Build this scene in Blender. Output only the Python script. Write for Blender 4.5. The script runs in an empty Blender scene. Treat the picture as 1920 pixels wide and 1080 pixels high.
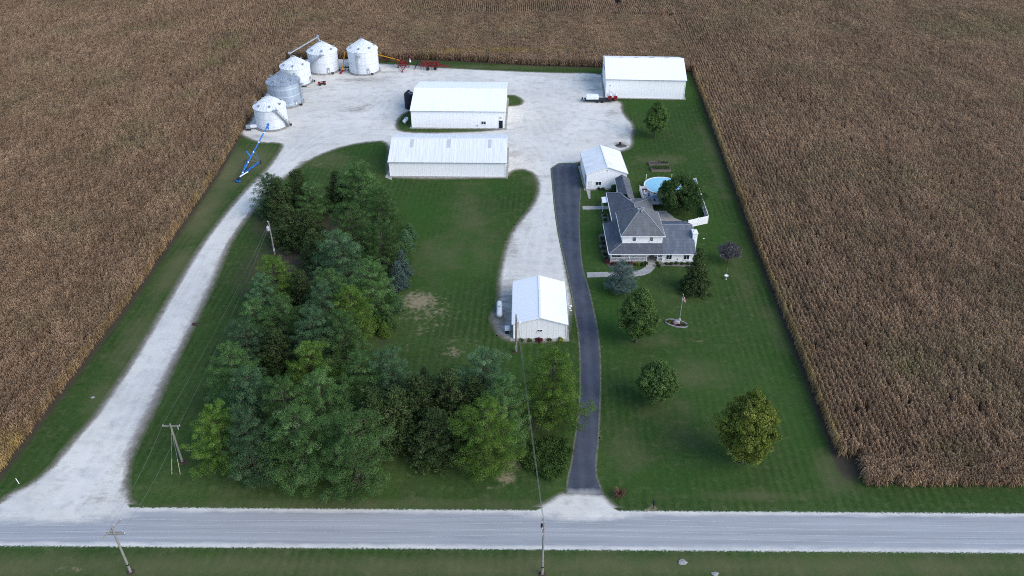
import bpy, math, random
import numpy as np
from mathutils import Vector, Matrix
R = math.radians
C = bpy.context.scene.collection
random.seed(7)
# ---------------------------------------------------------------- camera model
F, TH, CH = 1510.0, R(34.2), 84.0
CT, ST = math.cos(TH), math.sin(TH)
def P(px, py, z=0.0):
    """point of the place that the photograph shows at this pixel, at height z"""
    u = -(py - 540) / F
    dx, dy, dz = (px - 960) / F, CT + u * ST, -ST + u * CT
    t = (z - CH) / dz
    return Vector((dx * t, dy * t, z))
def poly(*pts): return [tuple(P(x, y))[:2] for x, y in pts]

# ---------------------------------------------------------------- mesh building
class MB:
    def __init__(s): s.v = []; s.f = []
    def add(s, vs, fs):
        o = len(s.v); s.v += [tuple(v) for v in vs]; s.f += [tuple(i + o for i in f) for f in fs]; return s
    def box(s, c, d, rz=0.0, m=None):
        hx, hy, hz = d[0] / 2, d[1] / 2, d[2] / 2
        vs = [Vector((x, y, z)) for z in (-hz, hz) for y in (-hy, hy) for x in (-hx, hx)]
        rot = m if m is not None else Matrix.Rotation(rz, 3, 'Z')
        c = Vector(c)
        return s.add([rot @ v + c for v in vs], [(0, 2, 3, 1), (4, 5, 7, 6), (0, 1, 5, 4), (2, 6, 7, 3), (0, 4, 6, 2), (1, 3, 7, 5)])
    def bar(s, a, b, w, h=None):
        """rectangular bar between two points"""
        a, b = Vector(a), Vector(b); d = (b - a)
        L = d.length; q = d.to_track_quat('X', 'Z').to_matrix()
        return s.box((a + b) / 2, (L, w, h or w), m=q)
    def tube(s, a, b, r0, r1=None, n=10, caps=True):
        a, b = Vector(a), Vector(b); r1 = r0 if r1 is None else r1
        q = (b - a).to_track_quat('Z', 'Y').to_matrix()
        vs = []
        for p, r in ((a, r0), (b, r1)):
            for i in range(n):
                t = 2 * math.pi * i / n; vs.append(p + q @ Vector((r * math.cos(t), r * math.sin(t), 0)))
        fs = [(i, (i + 1) % n, n + (i + 1) % n, n + i) for i in range(n)]
        if caps: fs += [tuple(range(n))[::-1], tuple(range(n, 2 * n))]
        return s.add(vs, fs)
    def path(s, pts, r, n=6):
        pts = [Vector(p) for p in pts]; o = len(s.v); k = len(pts)
        for i, p in enumerate(pts):
            d = (pts[min(i + 1, k - 1)] - pts[max(i - 1, 0)])
            q = d.to_track_quat('Z', 'Y').to_matrix()
            for j in range(n):
                t = 2 * math.pi * j / n; s.v.append(tuple(p + q @ Vector((r * math.cos(t), r * math.sin(t), 0))))
        for i in range(k - 1):
            for j in range(n):
                a = o + i * n + j; b = o + i * n + (j + 1) % n
                s.f.append((a, b, b + n, a + n))
        s.f.append(tuple(range(o, o + n))[::-1]); s.f.append(tuple(range(o + (k - 1) * n, o + k * n)))
        return s
    def lathe(s, prof, c=(0, 0, 0), n=24, axis='Z', a0=0.0):
        c = Vector(c); o = len(s.v); k = len(prof)
        for r, z in prof:
            for i in range(n):
                t = a0 + 2 * math.pi * i / n
                p = Vector((r * math.cos(t), r * math.sin(t), z))
                if axis == 'X': p = Vector((p.z, p.x, p.y))
                elif axis == 'Y': p = Vector((p.x, p.z, p.y))
                s.v.append(tuple(c + p))
        fl = axis == 'Y'
        for j in range(k - 1):
            for i in range(n):
                a = o + j * n + i; b = o + j * n + (i + 1) % n
                f = (a, b, b + n, a + n); s.f.append(f[::-1] if fl else f)
        if prof[0][0] > 1e-4: f = tuple(range(o, o + n)); s.f.append(f if fl else f[::-1])
        if prof[-1][0] > 1e-4: f = tuple(range(o + (k - 1) * n, o + k * n)); s.f.append(f[::-1] if fl else f)
        return s
    def prism(s, pts, z0, z1):
        n = len(pts); a = sum(pts[i][0] * pts[(i + 1) % n][1] - pts[(i + 1) % n][0] * pts[i][1] for i in range(n))
        if a < 0: pts = pts[::-1]
        vs = [(p[0], p[1], z0) for p in pts] + [(p[0], p[1], z1) for p in pts]
        fs = [tuple(range(n))[::-1], tuple(range(n, 2 * n))] + [(i, (i + 1) % n, n + (i + 1) % n, n + i) for i in range(n)]
        return s.add(vs, fs)
    def slab(s, pts, t):
        """thick sheet: polygon pts (3-D) given a thickness t downwards"""
        n = len(pts); vs = [tuple(p) for p in pts] + [(p[0], p[1], p[2] - t) for p in pts]
        a = sum(pts[i][0] * pts[(i + 1) % n][1] - pts[(i + 1) % n][0] * pts[i][1] for i in range(n))
        fs = [tuple(range(n)), tuple(range(n, 2 * n))[::-1]] + [(i, n + i, n + (i + 1) % n, (i + 1) % n) for i in range(n)]
        if a < 0: fs = [f[::-1] for f in fs]
        return s.add(vs, fs)
    def blob(s, c, r, seed=0, rough=.15, n=12, m=8):
        rng = random.Random(seed); c = Vector(c); r = r if isinstance(r, (tuple, list)) else (r, r, r)
        ph = [rng.uniform(0, 6.28) for _ in range(6)]
        o = len(s.v)
        for j in range(m + 1):
            v = math.pi * j / m
            for i in range(n):
                u = 2 * math.pi * i / n
                k = 1 + rough * (math.sin(3 * u + ph[0] + 2 * v) * .5 + math.sin(5 * v + ph[1] + u) * .4 + math.sin(7 * u + ph[2]) * .3)
                s.v.append((c.x + r[0] * k * math.sin(v) * math.cos(u), c.y + r[1] * k * math.sin(v) * math.sin(u), c.z - r[2] * k * math.cos(v)))
        for j in range(m):
            for i in range(n):
                a = o + j * n + i; b = o + j * n + (i + 1) % n; s.f.append((a, b, b + n, a + n))
        return s

def rootof(o):
    while o.parent: o = o.parent
    return o
def part(name, mb, m, parent=None, smooth=False, local=False, bevel=0, label=None):
    off = Vector((0, 0, 0))
    if parent is not None and not local: off = rootof(parent).location
    me = bpy.data.meshes.new(name)
    me.from_pydata([(v[0] - off.x, v[1] - off.y, v[2] - off.z) for v in mb.v], [], mb.f)
    me.validate(); me.update()
    if smooth:
        me.shade_smooth()
        me.set_sharp_from_angle(angle=R(35))
    if m: me.materials.append(m)
    o = bpy.data.objects.new(name, me); C.objects.link(o)
    if parent is not None: o.parent = parent
    if bevel:
        b = o.modifiers.new('bevel', 'BEVEL'); b.width = bevel; b.segments = 2; b.limit_method = 'ANGLE'
    if label: o['label'] = label
    return o
def tag(o, label=None, cat=None, group=None, kind=None):
    if label: o['label'] = label
    if cat: o['category'] = cat
    if group: o['group'] = group
    if kind: o['kind'] = kind
    return o
def thing(name, label, cat, loc=(0, 0, 0), rz=0.0, group=None):
    o = bpy.data.objects.new(name, None); C.objects.link(o); o.empty_display_size = .5
    o.location = loc; o.rotation_euler = (0, 0, rz)
    return tag(o, label, cat, group)
def solo(name, mb, m, label, cat, group=None, smooth=False, base=None):
    """a thing that is one mesh; origin put at its base"""
    xs = [v[0] for v in mb.v]; ys = [v[1] for v in mb.v]; zs = [v[2] for v in mb.v]
    b = Vector(base) if base else Vector(((min(xs) + max(xs)) / 2, (min(ys) + max(ys)) / 2, min(zs)))
    mb.v = [(v[0] - b.x, v[1] - b.y, v[2] - b.z) for v in mb.v]
    o = part(name, mb, m, None, smooth); o.location = b
    return tag(o, label, cat, group)
def copy_tree(o, parent=None):
    c = o.copy(); C.objects.link(c); c.parent = parent
    for ch in list(o.children): copy_tree(ch, c)
    return c

# ---------------------------------------------------------------- node helpers
class NT:
    def __init__(s, name):
        s.m = bpy.data.materials.new(name); s.m.use_nodes = True; s.t = s.m.node_tree; s.t.nodes.clear()
        s.out = s.n('ShaderNodeOutputMaterial'); s.b = s.n('ShaderNodeBsdfPrincipled'); s.l(s.b.outputs[0], s.out.inputs[0])
        s.b.inputs['Specular IOR Level'].default_value = .12
    def n(s, t, **k):
        x = s.t.nodes.new(t)
        for a, v in k.items(): setattr(x, a, v)
        return x
    def l(s, a, b): s.t.links.new(a, b)
    def setin(s, sock, v):
        if isinstance(v, bpy.types.NodeSocket): s.l(v, sock)
        else: sock.default_value = v
    def pos(s): return s.n('ShaderNodeNewGeometry').outputs['Position']
    def obj(s): return s.n('ShaderNodeTexCoord').outputs['Object']
    def mapv(s, v, scale=(1, 1, 1), rot=(0, 0, 0), loc=(0, 0, 0)):
        x = s.n('ShaderNodeMapping'); s.l(v, x.inputs['Vector'])
        x.inputs['Scale'].default_value = scale; x.inputs['Rotation'].default_value = rot; x.inputs['Location'].default_value = loc
        return x.outputs[0]
    def noise(s, v, scale, detail=3, rough=.55, dist=0):
        x = s.n('ShaderNodeTexNoise'); s.l(v, x.inputs['Vector'])
        x.inputs['Scale'].default_value = scale; x.inputs['Detail'].default_value = detail; x.inputs['Roughness'].default_value = rough; x.inputs['Distortion'].default_value = dist
        return x.outputs['Fac']
    def math(s, op, a, b=0.0, clamp=False):
        x = s.n('ShaderNodeMath', operation=op); x.use_clamp = clamp; s.setin(x.inputs[0], a); s.setin(x.inputs[1], b); return x.outputs[0]
    def rng(s, v, a, b, c=0.0, d=1.0, smooth=False):
        x = s.n('ShaderNodeMapRange'); x.clamp = True
        if smooth: x.interpolation_type = 'SMOOTHSTEP'
        s.l(v, x.inputs[0])
        for i, k in enumerate((a, b, c, d)): x.inputs[i + 1].default_value = k
        return x.outputs[0]
    def mix(s, f, a, b, mode='MIX'):
        x = s.n('ShaderNodeMix', data_type='RGBA', blend_type=mode)
        s.setin(x.inputs[0], f)
        for i, v in ((6, a), (7, b)):
            if isinstance(v, bpy.types.NodeSocket): s.l(v, x.inputs[i])
            else: x.inputs[i].default_value = (v[0], v[1], v[2], 1)
        return x.outputs[2]
    def attr(s, name, inst=False):
        x = s.n('ShaderNodeAttribute'); x.attribute_name = name
        if inst: x.attribute_type = 'INSTANCER'
        return x.outputs['Fac']
    def wave(s, v, scale, axis='X', dist=0, prof='SIN'):
        x = s.n('ShaderNodeTexWave', wave_type='BANDS', bands_direction=axis, wave_profile=prof); s.l(v, x.inputs['Vector'])
        x.inputs['Scale'].default_value = scale; x.inputs['Distortion'].default_value = dist
        return x.outputs['Fac']
    def bump(s, h, strength=.3, dist=.05):
        x = s.n('ShaderNodeBump'); x.inputs['Strength'].default_value = strength; x.inputs['Distance'].default_value = dist
        s.l(h, x.inputs['Height']); s.l(x.outputs[0], s.b.inputs['Normal'])
    def col(s, c):
        s.setin(s.b.inputs['Base Color'], c if isinstance(c, bpy.types.NodeSocket) else (c[0], c[1], c[2], 1)); return s
    def rough(s, r, metal=0.0):
        s.setin(s.b.inputs['Roughness'], r); s.b.inputs['Metallic'].default_value = metal; return s

def pm(name, c1, c2=None, scale=3.0, rough=.6, metal=0.0, bump=0.0, bscale=25, stretch=(1, 1, 1), lo=.35, hi=.65):
    """plain procedural material: two tones mixed by noise, plus a fine bump"""
    t = NT(name); o = t.obj()
    c2 = c2 or tuple(min(1, x * .8) for x in c1)
    f = t.rng(t.noise(t.mapv(o, stretch), scale, 4, .6), lo, hi)
    t.col(t.mix(f, c1, c2)).rough(rough, metal)
    if bump: t.bump(t.noise(o, bscale, 2), bump, .02)
    return t.m

def grass_col(t):
    """lawn colour in world coordinates; attributes: bare (thin straw-coloured grass), soil (with painted shade), lush"""
    p = t.pos()
    big = t.noise(p, .035, 3); mid = t.noise(p, .22, 4, .6); fine = t.noise(p, 1.6, 4, .65); mic = t.noise(p, 7.0, 3, .7)
    c = t.mix(t.rng(big, .35, .65), (.042, .088, .020), (.076, .124, .034))
    c = t.mix(t.rng(mid, .42, .7, 0, .8), c, (.062, .086, .030))
    mow = t.wave(t.mapv(p, (1, 1, 1), (0, 0, R(3))), .26, 'X', 1.2)
    c = t.mix(t.math('MULTIPLY', t.rng(mow, 0, 1, .0, .62), t.rng(t.noise(p, .06, 3), .40, .62)), c, (.020, .054, .010))
    mow2 = t.wave(t.mapv(p, (1, 1, 1), (0, 0, R(-2))), .21, 'Y', 1.5)
    c = t.mix(t.rng(mow2, .3, 1, .0, .07), c, (.07, .095, .030))
    c = t.mix(t.rng(fine, .45, .72, 0, .5), c, (.070, .090, .036))
    c = t.mix(t.rng(fine, .5, .25, 0, .5), c, (.018, .036, .011))
    c = t.mix(t.rng(mic, .3, .7, .6, 0), c, (.012, .030, .007))
    c = t.mix(t.rng(mic, .6, .8, 0, .5), c, (.12, .135, .06))
    c = t.mix(t.rng(t.noise(p, .7, 5, .75), .52, .74, 0, .75), c, (.105, .122, .050))
    c = t.mix(t.rng(t.noise(p, .4, 5, .7), .45, .25, 0, .55), c, (.020, .048, .010))
    lush = t.attr('lush'); c = t.mix(t.math('MULTIPLY', lush, .75), c, (.026, .080, .014))
    dry = t.math('ADD', t.attr('dry'), t.math('MULTIPLY', t.math('SUBTRACT', mid, .5), .8))
    c = t.mix(t.rng(dry, .2, 1.0, 0, .9), c, (.125, .122, .060))
    b = t.math('ADD', t.attr('bare'), t.math('MULTIPLY', t.math('SUBTRACT', t.noise(p, 1.1, 5, .7), .5), 1.9))
    c = t.mix(t.rng(b, .55, 1.0, 0, .85), c, (.27, .22, .145))
    s = t.math('ADD', t.attr('soil'), t.math('MULTIPLY', t.math('SUBTRACT', t.noise(p, .8, 4, .7), .5), .7))
    sc = t.mix(t.noise(p, .5, 4), (.088, .072, .052), (.048, .040, .031))
    c = t.mix(t.rng(s, .3, .75), c, sc)
    return c, t.math('ADD', t.math('MULTIPLY', fine, .6), t.math('MULTIPLY', mic, .5))

def gravel_col(t):
    p = t.pos()
    big = t.noise(p, .07, 4, .6); mid = t.noise(p, .45, 5, .65); fine = t.noise(p, 5.0, 4, .7)
    tr = t.noise(t.mapv(p, (.55, .10, 1), (0, 0, R(-8))), 1.0, 4, .6, .4)
    c = t.mix(t.rng(big, .35, .65), (.68, .65, .575), (.54, .52, .465))
    c = t.mix(t.rng(mid, .50, .72, 0, .7), c, (.37, .355, .33))
    c = t.mix(t.rng(t.noise(t.mapv(p, (.5, 1.1, 1), (0, 0, R(20))), .28, 6, .7, .6), .52, .68, 0, .55), c, (.385, .385, .38))
    c = t.mix(t.rng(tr, .5, .72, 0, .5), c, (.60, .59, .56))
    c = t.mix(t.rng(fine, .5, .75, 0, .4), c, (.32, .31, .29))
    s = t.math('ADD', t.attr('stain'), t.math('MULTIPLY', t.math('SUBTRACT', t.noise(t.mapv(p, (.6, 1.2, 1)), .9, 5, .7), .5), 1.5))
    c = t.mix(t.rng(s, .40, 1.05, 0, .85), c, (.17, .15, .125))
    tk = t.math('MULTIPLY', t.attr('track'), t.rng(t.noise(p, .35, 4, .7), .3, .6)); c = t.mix(t.math('MULTIPLY', tk, .55), c, (.66, .645, .60))
    rm = t.math('ADD', t.attr('rim'), t.math('MULTIPLY', t.math('SUBTRACT', t.noise(t.mapv(p, (1.2, .5, 1)), 1.3, 5, .75), .5), .9))
    c = t.mix(t.rng(rm, .3, .8, 0, .85), c, t.mix(t.noise(p, 3, 4, .7), (.30, .27, .235), (.16, .14, .115)))
    return c, fine
# ---------------------------------------------------------------- materials
M = {}
def mat_ground():
    t = NT('lawn and field soil'); c, h = grass_col(t); t.col(c).rough(.95); t.b.inputs['Specular IOR Level'].default_value = .02; t.bump(h, .5, .12); return t.m
def mat_gravel(name='white limestone gravel', amp=1.1, w=.45):
    t = NT(name); g, h = gravel_col(t); c, h2 = grass_col(t); p = t.pos()
    n = t.math('MULTIPLY', t.math('SUBTRACT', t.noise(p, .7, 5, .75), .5), amp * 1.6)
    n2 = t.math('MULTIPLY', t.math('SUBTRACT', t.noise(p, 5, 3, .7), .5), amp * .8)
    d = t.math('ADD', t.math('ADD', t.attr('d'), n), n2)
    verge = t.mix(t.noise(p, .6, 4), (.23, .205, .17), (.14, .125, .095))
    col = t.mix(t.rng(d, w + .35, -.25), c, verge)
    col = t.mix(t.rng(d, .15, -w - .25), col, g)
    t.col(col).rough(.92); t.b.inputs['Specular IOR Level'].default_value = .05; t.bump(t.math('ADD', h, t.math('MULTIPLY', h2, .5)), .35, .05); return t.m
def mat_road():
    t = NT('worn chip-seal road'); g, h = gravel_col(t); c, h2 = grass_col(t); p = t.pos()
    ln = t.mapv(p, (.03, 1.5, 1), (0, 0, R(.5)))
    st = t.noise(ln, 1.0, 5, .6); bl = t.noise(t.mapv(p, (.3, .8, 1)), .5, 4, .6); fi = t.noise(p, 6, 3, .7)
    a = t.mix(t.rng(st, .35, .65), (.365, .372, .38), (.28, .288, .30))
    a = t.mix(t.rng(bl, .5, .72, 0, .45), a, (.36, .37, .385))
    a = t.mix(t.rng(fi, .5, .8, 0, .35), a, (.20, .20, .205))
    pat = t.rng(t.noise(t.mapv(p, (.12, .9, 1)), .8, 3),.60, .70, 0, .22); a = t.mix(pat, a, (.19, .195, .205))
    d = t.attr('d')
    n = t.math('MULTIPLY', t.math('SUBTRACT', t.noise(t.mapv(p, (.25, 1, 1)), .9, 4, .7), .5), 1.3)
    gs = t.mix(.35, g, (.52, .51, .49))
    col = t.mix(t.rng(t.math('ADD', d, n), -.80, -.25), a, gs)
    n2 = t.math('MULTIPLY', t.math('SUBTRACT', t.noise(p, 3.0, 4, .75), .5), 1.0)
    sp = t.math('ADD', t.attr('spill'), t.math('MULTIPLY', t.math('SUBTRACT', t.noise(t.mapv(p, (.35, 1, 1)), .8, 5, .75), .5), 1.1)); col = t.mix(t.rng(sp, .25, .8), col, g)
    dm = t.math('MINIMUM', t.math('ADD', d, n2), t.attr('dg'))
    col = t.mix(t.rng(dm, -.12, .12), col, c)
    t.col(col).rough(.85); t.bump(fi, .2, .03); return t.m
def mat_asphalt():
    t = NT('dark sealed asphalt'); c, h2 = grass_col(t); p = t.pos(); d = t.attr('d')
    fi = t.noise(p, 4, 4, .7); bl = t.noise(p, .3, 4, .6)
    a = t.mix(t.rng(bl, .35, .65), (.046, .053, .072), (.072, .081, .102))
    trk = t.wave(t.mapv(p, (1, 1, 1), (0, 0, R(2))), .16, 'X', 2.0); a = t.mix(t.rng(trk, .2, 1, 0, .35), a, (.100, .108, .128))
    a = t.mix(t.rng(fi, .5, .8, 0, .4), a, (.022, .025, .034))
    dust = t.rng(t.math('ADD', t.noise(p, .6, 4, .7), t.attr('stain')), .9, 1.5, 0, .7); a = t.mix(dust, a, (.36, .35, .33))
    n = t.math('MULTIPLY', t.math('SUBTRACT', t.noise(p, 3, 4, .7), .5), .35)
    e = t.math('ADD', d, n)
    edge = t.mix(t.rng(t.noise(p, 1.2, 4, .7), .4, .6), (.18, .17, .135), (.085, .10, .045))
    col = t.mix(t.rng(e, -.10, .02), a, edge); col = t.mix(t.rng(e, .08, .28), col, c)
    t.col(col).rough(.8); t.bump(fi, .2, .02); return t.m
def mat_metal_panel(name, c1, c2, axis='X', seam=.5, streak=.4, rough=.45, sd=(2.5, .35, .35)):
    t = NT(name); o = t.obj()
    st = t.noise(t.mapv(o, sd), 1.0, 5, .65)
    c = t.mix(t.rng(st, .42, .72, 0, streak), c1, c2)
    big = t.noise(o, .12, 3); c = t.mix(t.rng(big, .45, .7, 0, .35), c, tuple(x * .88 for x in c1))
    rib = t.wave(o, .35, axis, 0)           # rib every 0.9 m
    c = t.mix(t.rng(rib, .88, 1.0, 0, seam), c, tuple(x * .72 for x in c1))
    t.col(c).rough(rough); t.bump(t.rng(rib, .8, 1), .35, .03); return t.m
def mat_shingle(name, c1, c2, c3):
    t = NT(name); o = t.obj()
    c = t.mix(t.rng(t.noise(o, 1.2, 5, .7), .35, .65), c1, c2)
    c = t.mix(t.rng(t.noise(t.mapv(o, (1.1, .30, .3)), 1.0, 4, .6), .5, .72, 0, .55), c, c3)
    br = t.wave(o, .9, 'Z', .3); c = t.mix(t.rng(br, .7, 1, 0, .3), c, tuple(x * .6 for x in c1))
    c = t.mix(t.rng(t.noise(o, 9, 2), .4, .7, 0, .4), c, tuple(x * .55 for x in c2))
    t.col(c).rough(.8); t.bump(t.noise(o, 8, 3), .3, .03); return t.m
def mat_siding():
    t = NT('white lap siding'); o = t.obj()
    w = t.wave(o, 1.6, 'Z', 0, 'SAW'); c = t.mix(t.rng(w, .8, 1, 0, .2), (.84, .84, .83), (.55, .56, .58))
    c = t.mix(t.rng(t.noise(o, .8, 4), .5, .75, 0, .3), c, (.66, .66, .64))
    t.col(c).rough(.5); t.bump(w, .3, .02); return t.m
def mat_bin(name, c1, c2, c3, metal, rough):
    t = NT(name); o = t.obj()
    c = t.mix(t.rng(t.noise(t.mapv(o, (1.2, 1.2, .22)), 1.1, 5, .65), .38, .68), c1, c2)
    ring = t.wave(o, .148, 'Z', 0); c = t.mix(t.rng(ring, .93, 1, 0, .55), c, c3)
    co = t.wave(o, 1.5, 'Z', 0); c = t.mix(t.rng(co, .4, 1, 0, .18), c, tuple(x * .7 for x in c1))
    t.col(c).rough(rough, metal); t.bump(co, .5, .04); return t.m
def mat_bark(name, c1, c2):
    t = NT(name); o = t.obj(); f = t.noise(t.mapv(o, (6, 6, 1.2)), 1.5, 4, .7)
    t.col(t.mix(t.rng(f, .35, .65), c1, c2)).rough(.9); t.bump(f, .5, .05); return t.m
def mat_leaf(name, a, b, c, trans=.25, rnd=.22):
    """foliage: per-clump tint attribute plus per-tree variation"""
    t = NT(name); x = t.attr('tint'); o = t.n('ShaderNodeObjectInfo').outputs['Random']
    col = t.mix(t.rng(x, 0, .55), a, b); col = t.mix(t.rng(x, .6, 1.0), col, c)
    n = t.noise(t.pos(), .35, 3); col = t.mix(t.rng(n, .35, .7, 0, .35), col, tuple(k * .62 for k in b))
    hs = t.n('ShaderNodeHueSaturation'); hs.inputs['Hue'].default_value = .5
    t.l(t.rng(o, 0, 1, 1 - rnd, 1 + rnd * .6), hs.inputs['Value']); t.l(col, hs.inputs['Color']); col = hs.outputs[0]
    t.col(col).rough(.9); t.b.inputs['Specular IOR Level'].default_value = .02
    tr = t.n('ShaderNodeBsdfTranslucent'); t.l(col, tr.inputs[0])
    mx = t.n('ShaderNodeMixShader'); mx.inputs[0].default_value = trans
    t.l(t.b.outputs[0], mx.inputs[1]); t.l(tr.outputs[0], mx.inputs[2]); t.l(mx.outputs[0], t.out.inputs[0])
    return t.m
def mat_corn():
    t = NT('ripe dry corn'); x = t.attr('tint'); p = t.pos(); y = t.attr('yel', True); o = t.n('ShaderNodeObjectInfo').outputs['Random']
    c = t.mix(t.rng(x, 0, .5), (.23, .150, .090), (.375, .252, .155)); c = t.mix(t.rng(x, .55, 1), c, (.55, .395, .265))
    n = t.noise(p, .045, 4, .6); c = t.mix(t.rng(n, .5, .68, 0, .34), c, (.20, .22, .11))
    n3 = t.noise(t.mapv(p, (1, .35, 1)), .16, 3, .6); c = t.mix(t.rng(n3, .38, .62, .40, 0), c, (.19, .12, .080))
    n2 = t.noise(p, .5, 3, .6); c = t.mix(t.rng(n2, .50, .75, 0, .45), c, (.47, .30, .165))
    yy = t.math('ADD', y, t.math('MULTIPLY', t.math('SUBTRACT', n2, .5), .8))
    c = t.mix(t.rng(yy, .35, 1.0, 0, .75), c, (.46, .35, .09))
    g = t.attr('grn', True); c = t.mix(t.rng(t.math('ADD', g, t.math('SUBTRACT', n2, .5)), .3, 1, 0, .6), c, (.21, .24, .09))
    hs = t.n('ShaderNodeHueSaturation'); t.l(t.rng(o, 0, 1, .72, 1.2), hs.inputs['Value']); t.l(c, hs.inputs['Color'])
    t.col(hs.outputs[0]).rough(.85); t.b.inputs['Specular IOR Level'].default_value = .08
    tr = t.n('ShaderNodeBsdfTranslucent'); t.l(hs.outputs[0], tr.inputs[0]); mx = t.n('ShaderNodeMixShader'); mx.inputs[0].default_value = .35
    t.l(t.b.outputs[0], mx.inputs[1]); t.l(tr.outputs[0], mx.inputs[2]); t.l(mx.outputs[0], t.out.inputs[0])
    return t.m
def mat_water():
    t = NT('clear pool water'); p = t.pos()
    t.col(t.mix(t.noise(p, .5, 3), (.05, .47, .62), (.10, .60, .72))).rough(.08); t.bump(t.noise(p, 2.5, 3), .08, .03); t.b.inputs['Specular IOR Level'].default_value = .5; return t.m
def mat_glass():
    t = NT('dark window glass'); t.col((.02, .024, .03)).rough(.08); t.b.inputs['Specular IOR Level'].default_value = .6; return t.m
def mats():
    M['ground'] = mat_ground(); M['gravel'] = mat_gravel(); M['road'] = mat_road(); M['asphalt'] = mat_asphalt()
    W = (.80, .81, .82)
    M['roof_white'] = mat_metal_panel('white ribbed metal roof', (.84, .85, .85), (.70, .71, .71), 'X', .10, .3)
    M['roof_old'] = mat_metal_panel('weathered white metal roof', (.74, .75, .75), (.50, .51, .51), 'X', .28, .8, .5, (3.4, .16, .16))
    M['roof_white_y'] = mat_metal_panel('white ribbed metal roof across', (.84, .85, .85), (.72, .73, .73), 'Y', .10, .25, .45, (.35, 2.5, .35))
    M['roof_stain'] = mat_metal_panel('stained pale metal roof', (.80, .80, .79), (.55, .55, .53), 'Y', .25, .8, .5, (.3, .55, .3))
    M['wall_white'] = mat_metal_panel('white metal wall panels', (.86, .86, .86), (.77, .77, .77), 'X', .07, .12, .5, (1.5, 1.5, .2))
    M['wall_ribbed'] = mat_metal_panel('pale grey ribbed wall panels', (.86, .87, .88), (.80, .81, .82), 'X', .28, .3, .5, (1.5, 1.5, .2))
    M['white'] = pm('white painted trim', (.80, .80, .79), (.70, .70, .69), 2, .5)
    M['vinyl'] = pm('white vinyl', (.80, .80, .80), (.72, .72, .73), 1.5, .4)
    M['gutter'] = pm('grey metal trim', (.42, .43, .44), (.30, .31, .32), 3, .5)
    M['siding'] = mat_siding()
    M['shingle'] = mat_shingle('weathered grey shingles', (.150, .155, .165), (.110, .115, .125), (.215, .225, .235))
    M['shingle_dark_shade'] = mat_shingle('dark weathered shingles with painted shade', (.108, .117, .138), (.078, .086, .104), (.18, .194, .218))  # dark shingles; on west-facing slopes the darker tone paints their shade
    M['shingle_mid'] = mat_shingle('blue grey weathered shingles', (.135, .152, .184), (.10, .114, .142), (.23, .25, .285))
    M['glass'] = mat_glass()
    M['water'] = mat_water()
    M['concrete'] = pm('pale concrete', (.40, .385, .36), (.30, .29, .27), 1.2, .85, 0, .2)
    M['found'] = pm('crushed stone and concrete footing', (.34, .33, .31), (.20, .19, .175), 1.5, .9, 0, .4, 8)
    M['bin_white'] = mat_bin('weathered pale galvanised bin wall', (.74, .76, .79), (.60, .63, .66), (.50, .53, .56), .1, .5)
    M['bin_galv'] = mat_bin('bright galvanised bin wall', (.44, .51, .59), (.32, .38, .46), (.70, .75, .80), .45, .42)
    M['bin_roof'] = pm('pale metal bin roof', (.76, .78, .80), (.60, .63, .66), 1.0, .45, .12, 0, 25, (1, 1, 1))
    M['bin_roof_galv'] = pm('galvanised bin roof', (.42, .47, .52), (.29, .33, .38), .8, .4, .5)
    M['galv'] = pm('galvanised steel', (.42, .44, .46), (.30, .32, .34), 4, .45, .5)
    M['dark'] = pm('dark steel', (.035, .037, .042), (.02, .021, .024), 4, .6)
    M['black_poly'] = pm('black polyethylene', (.018, .020, .030), (.028, .030, .042), 1, .45)
    M['rubber'] = pm('black rubber', (.022, .022, .024), (.035, .033, .03), 5, .85)
    M['red'] = pm('worn red paint', (.24, .018, .024), (.13, .012, .016), 3, .5)
    M['red_bright'] = pm('bright red plastic', (.50, .03, .03), (.40, .025, .025), 3, .35)
    M['yellow'] = pm('yellow painted tube', (.66, .33, .02), (.54, .25, .02), 1.5, .45)
    M['blue'] = pm('blue painted auger steel', (.018, .125, .40), (.035, .18, .48), 1.0, .4)
    M['tank_white'] = pm('white tank paint', (.80, .81, .81), (.70, .71, .71), 1.5, .35)
    M['wood_grey'] = mat_bark('weathered grey pole wood', (.30, .28, .255), (.19, .175, .16))
    M['wood'] = pm('weathered board wood', (.22, .185, .15), (.14, .12, .10), 4, .85, 0, 0, 25, (1, 8, 8))
    M['wire_dull'] = pm('dull weathered wire', (.20, .21, .19), (.15, .16, .145), 3, .6)
    M['wire'] = pm('aluminium wire', (.50, .51, .52), (.42, .43, .44), 3, .5, .2)
    M['ceramic'] = pm('grey transformer paint', (.50, .52, .54), (.40, .42, .44), 3, .4)
    M['bark'] = mat_bark('pine bark', (.095, .078, .062), (.05, .042, .036))
    M['pine'] = mat_leaf('pine needles', (.066, .128, .042), (.118, .222, .070), (.205, .330, .120), .35, .30)
    M['pine_blue'] = mat_leaf('blue green needles', (.068, .130, .060), (.122, .225, .104), (.212, .335, .165), .35, .28)
    M['pine_yellow'] = mat_leaf('yellow green needles', (.086, .155, .030), (.150, .262, .050), (.250, .365, .088), .35, .2)
    M['cedar'] = mat_leaf('dull bronze green cedar foliage', (.040, .066, .024), (.068, .106, .038), (.118, .156, .060), .15)
    M['spruce_blue'] = mat_leaf('silvery blue needles', (.058, .098, .085), (.115, .175, .155), (.20, .27, .245), .15)
    M['leaf_dark'] = mat_leaf('dark maple leaves', (.034, .066, .022), (.064, .114, .036), (.110, .160, .055), .25)
    M['leaf_mid'] = mat_leaf('mid green leaves', (.060, .112, .030), (.120, .200, .060), (.200, .285, .098), .25)
    M['leaf_yellow'] = mat_leaf('turning yellow green leaves', (.110, .150, .030), (.215, .265, .055), (.38, .40, .11), .25)
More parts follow.
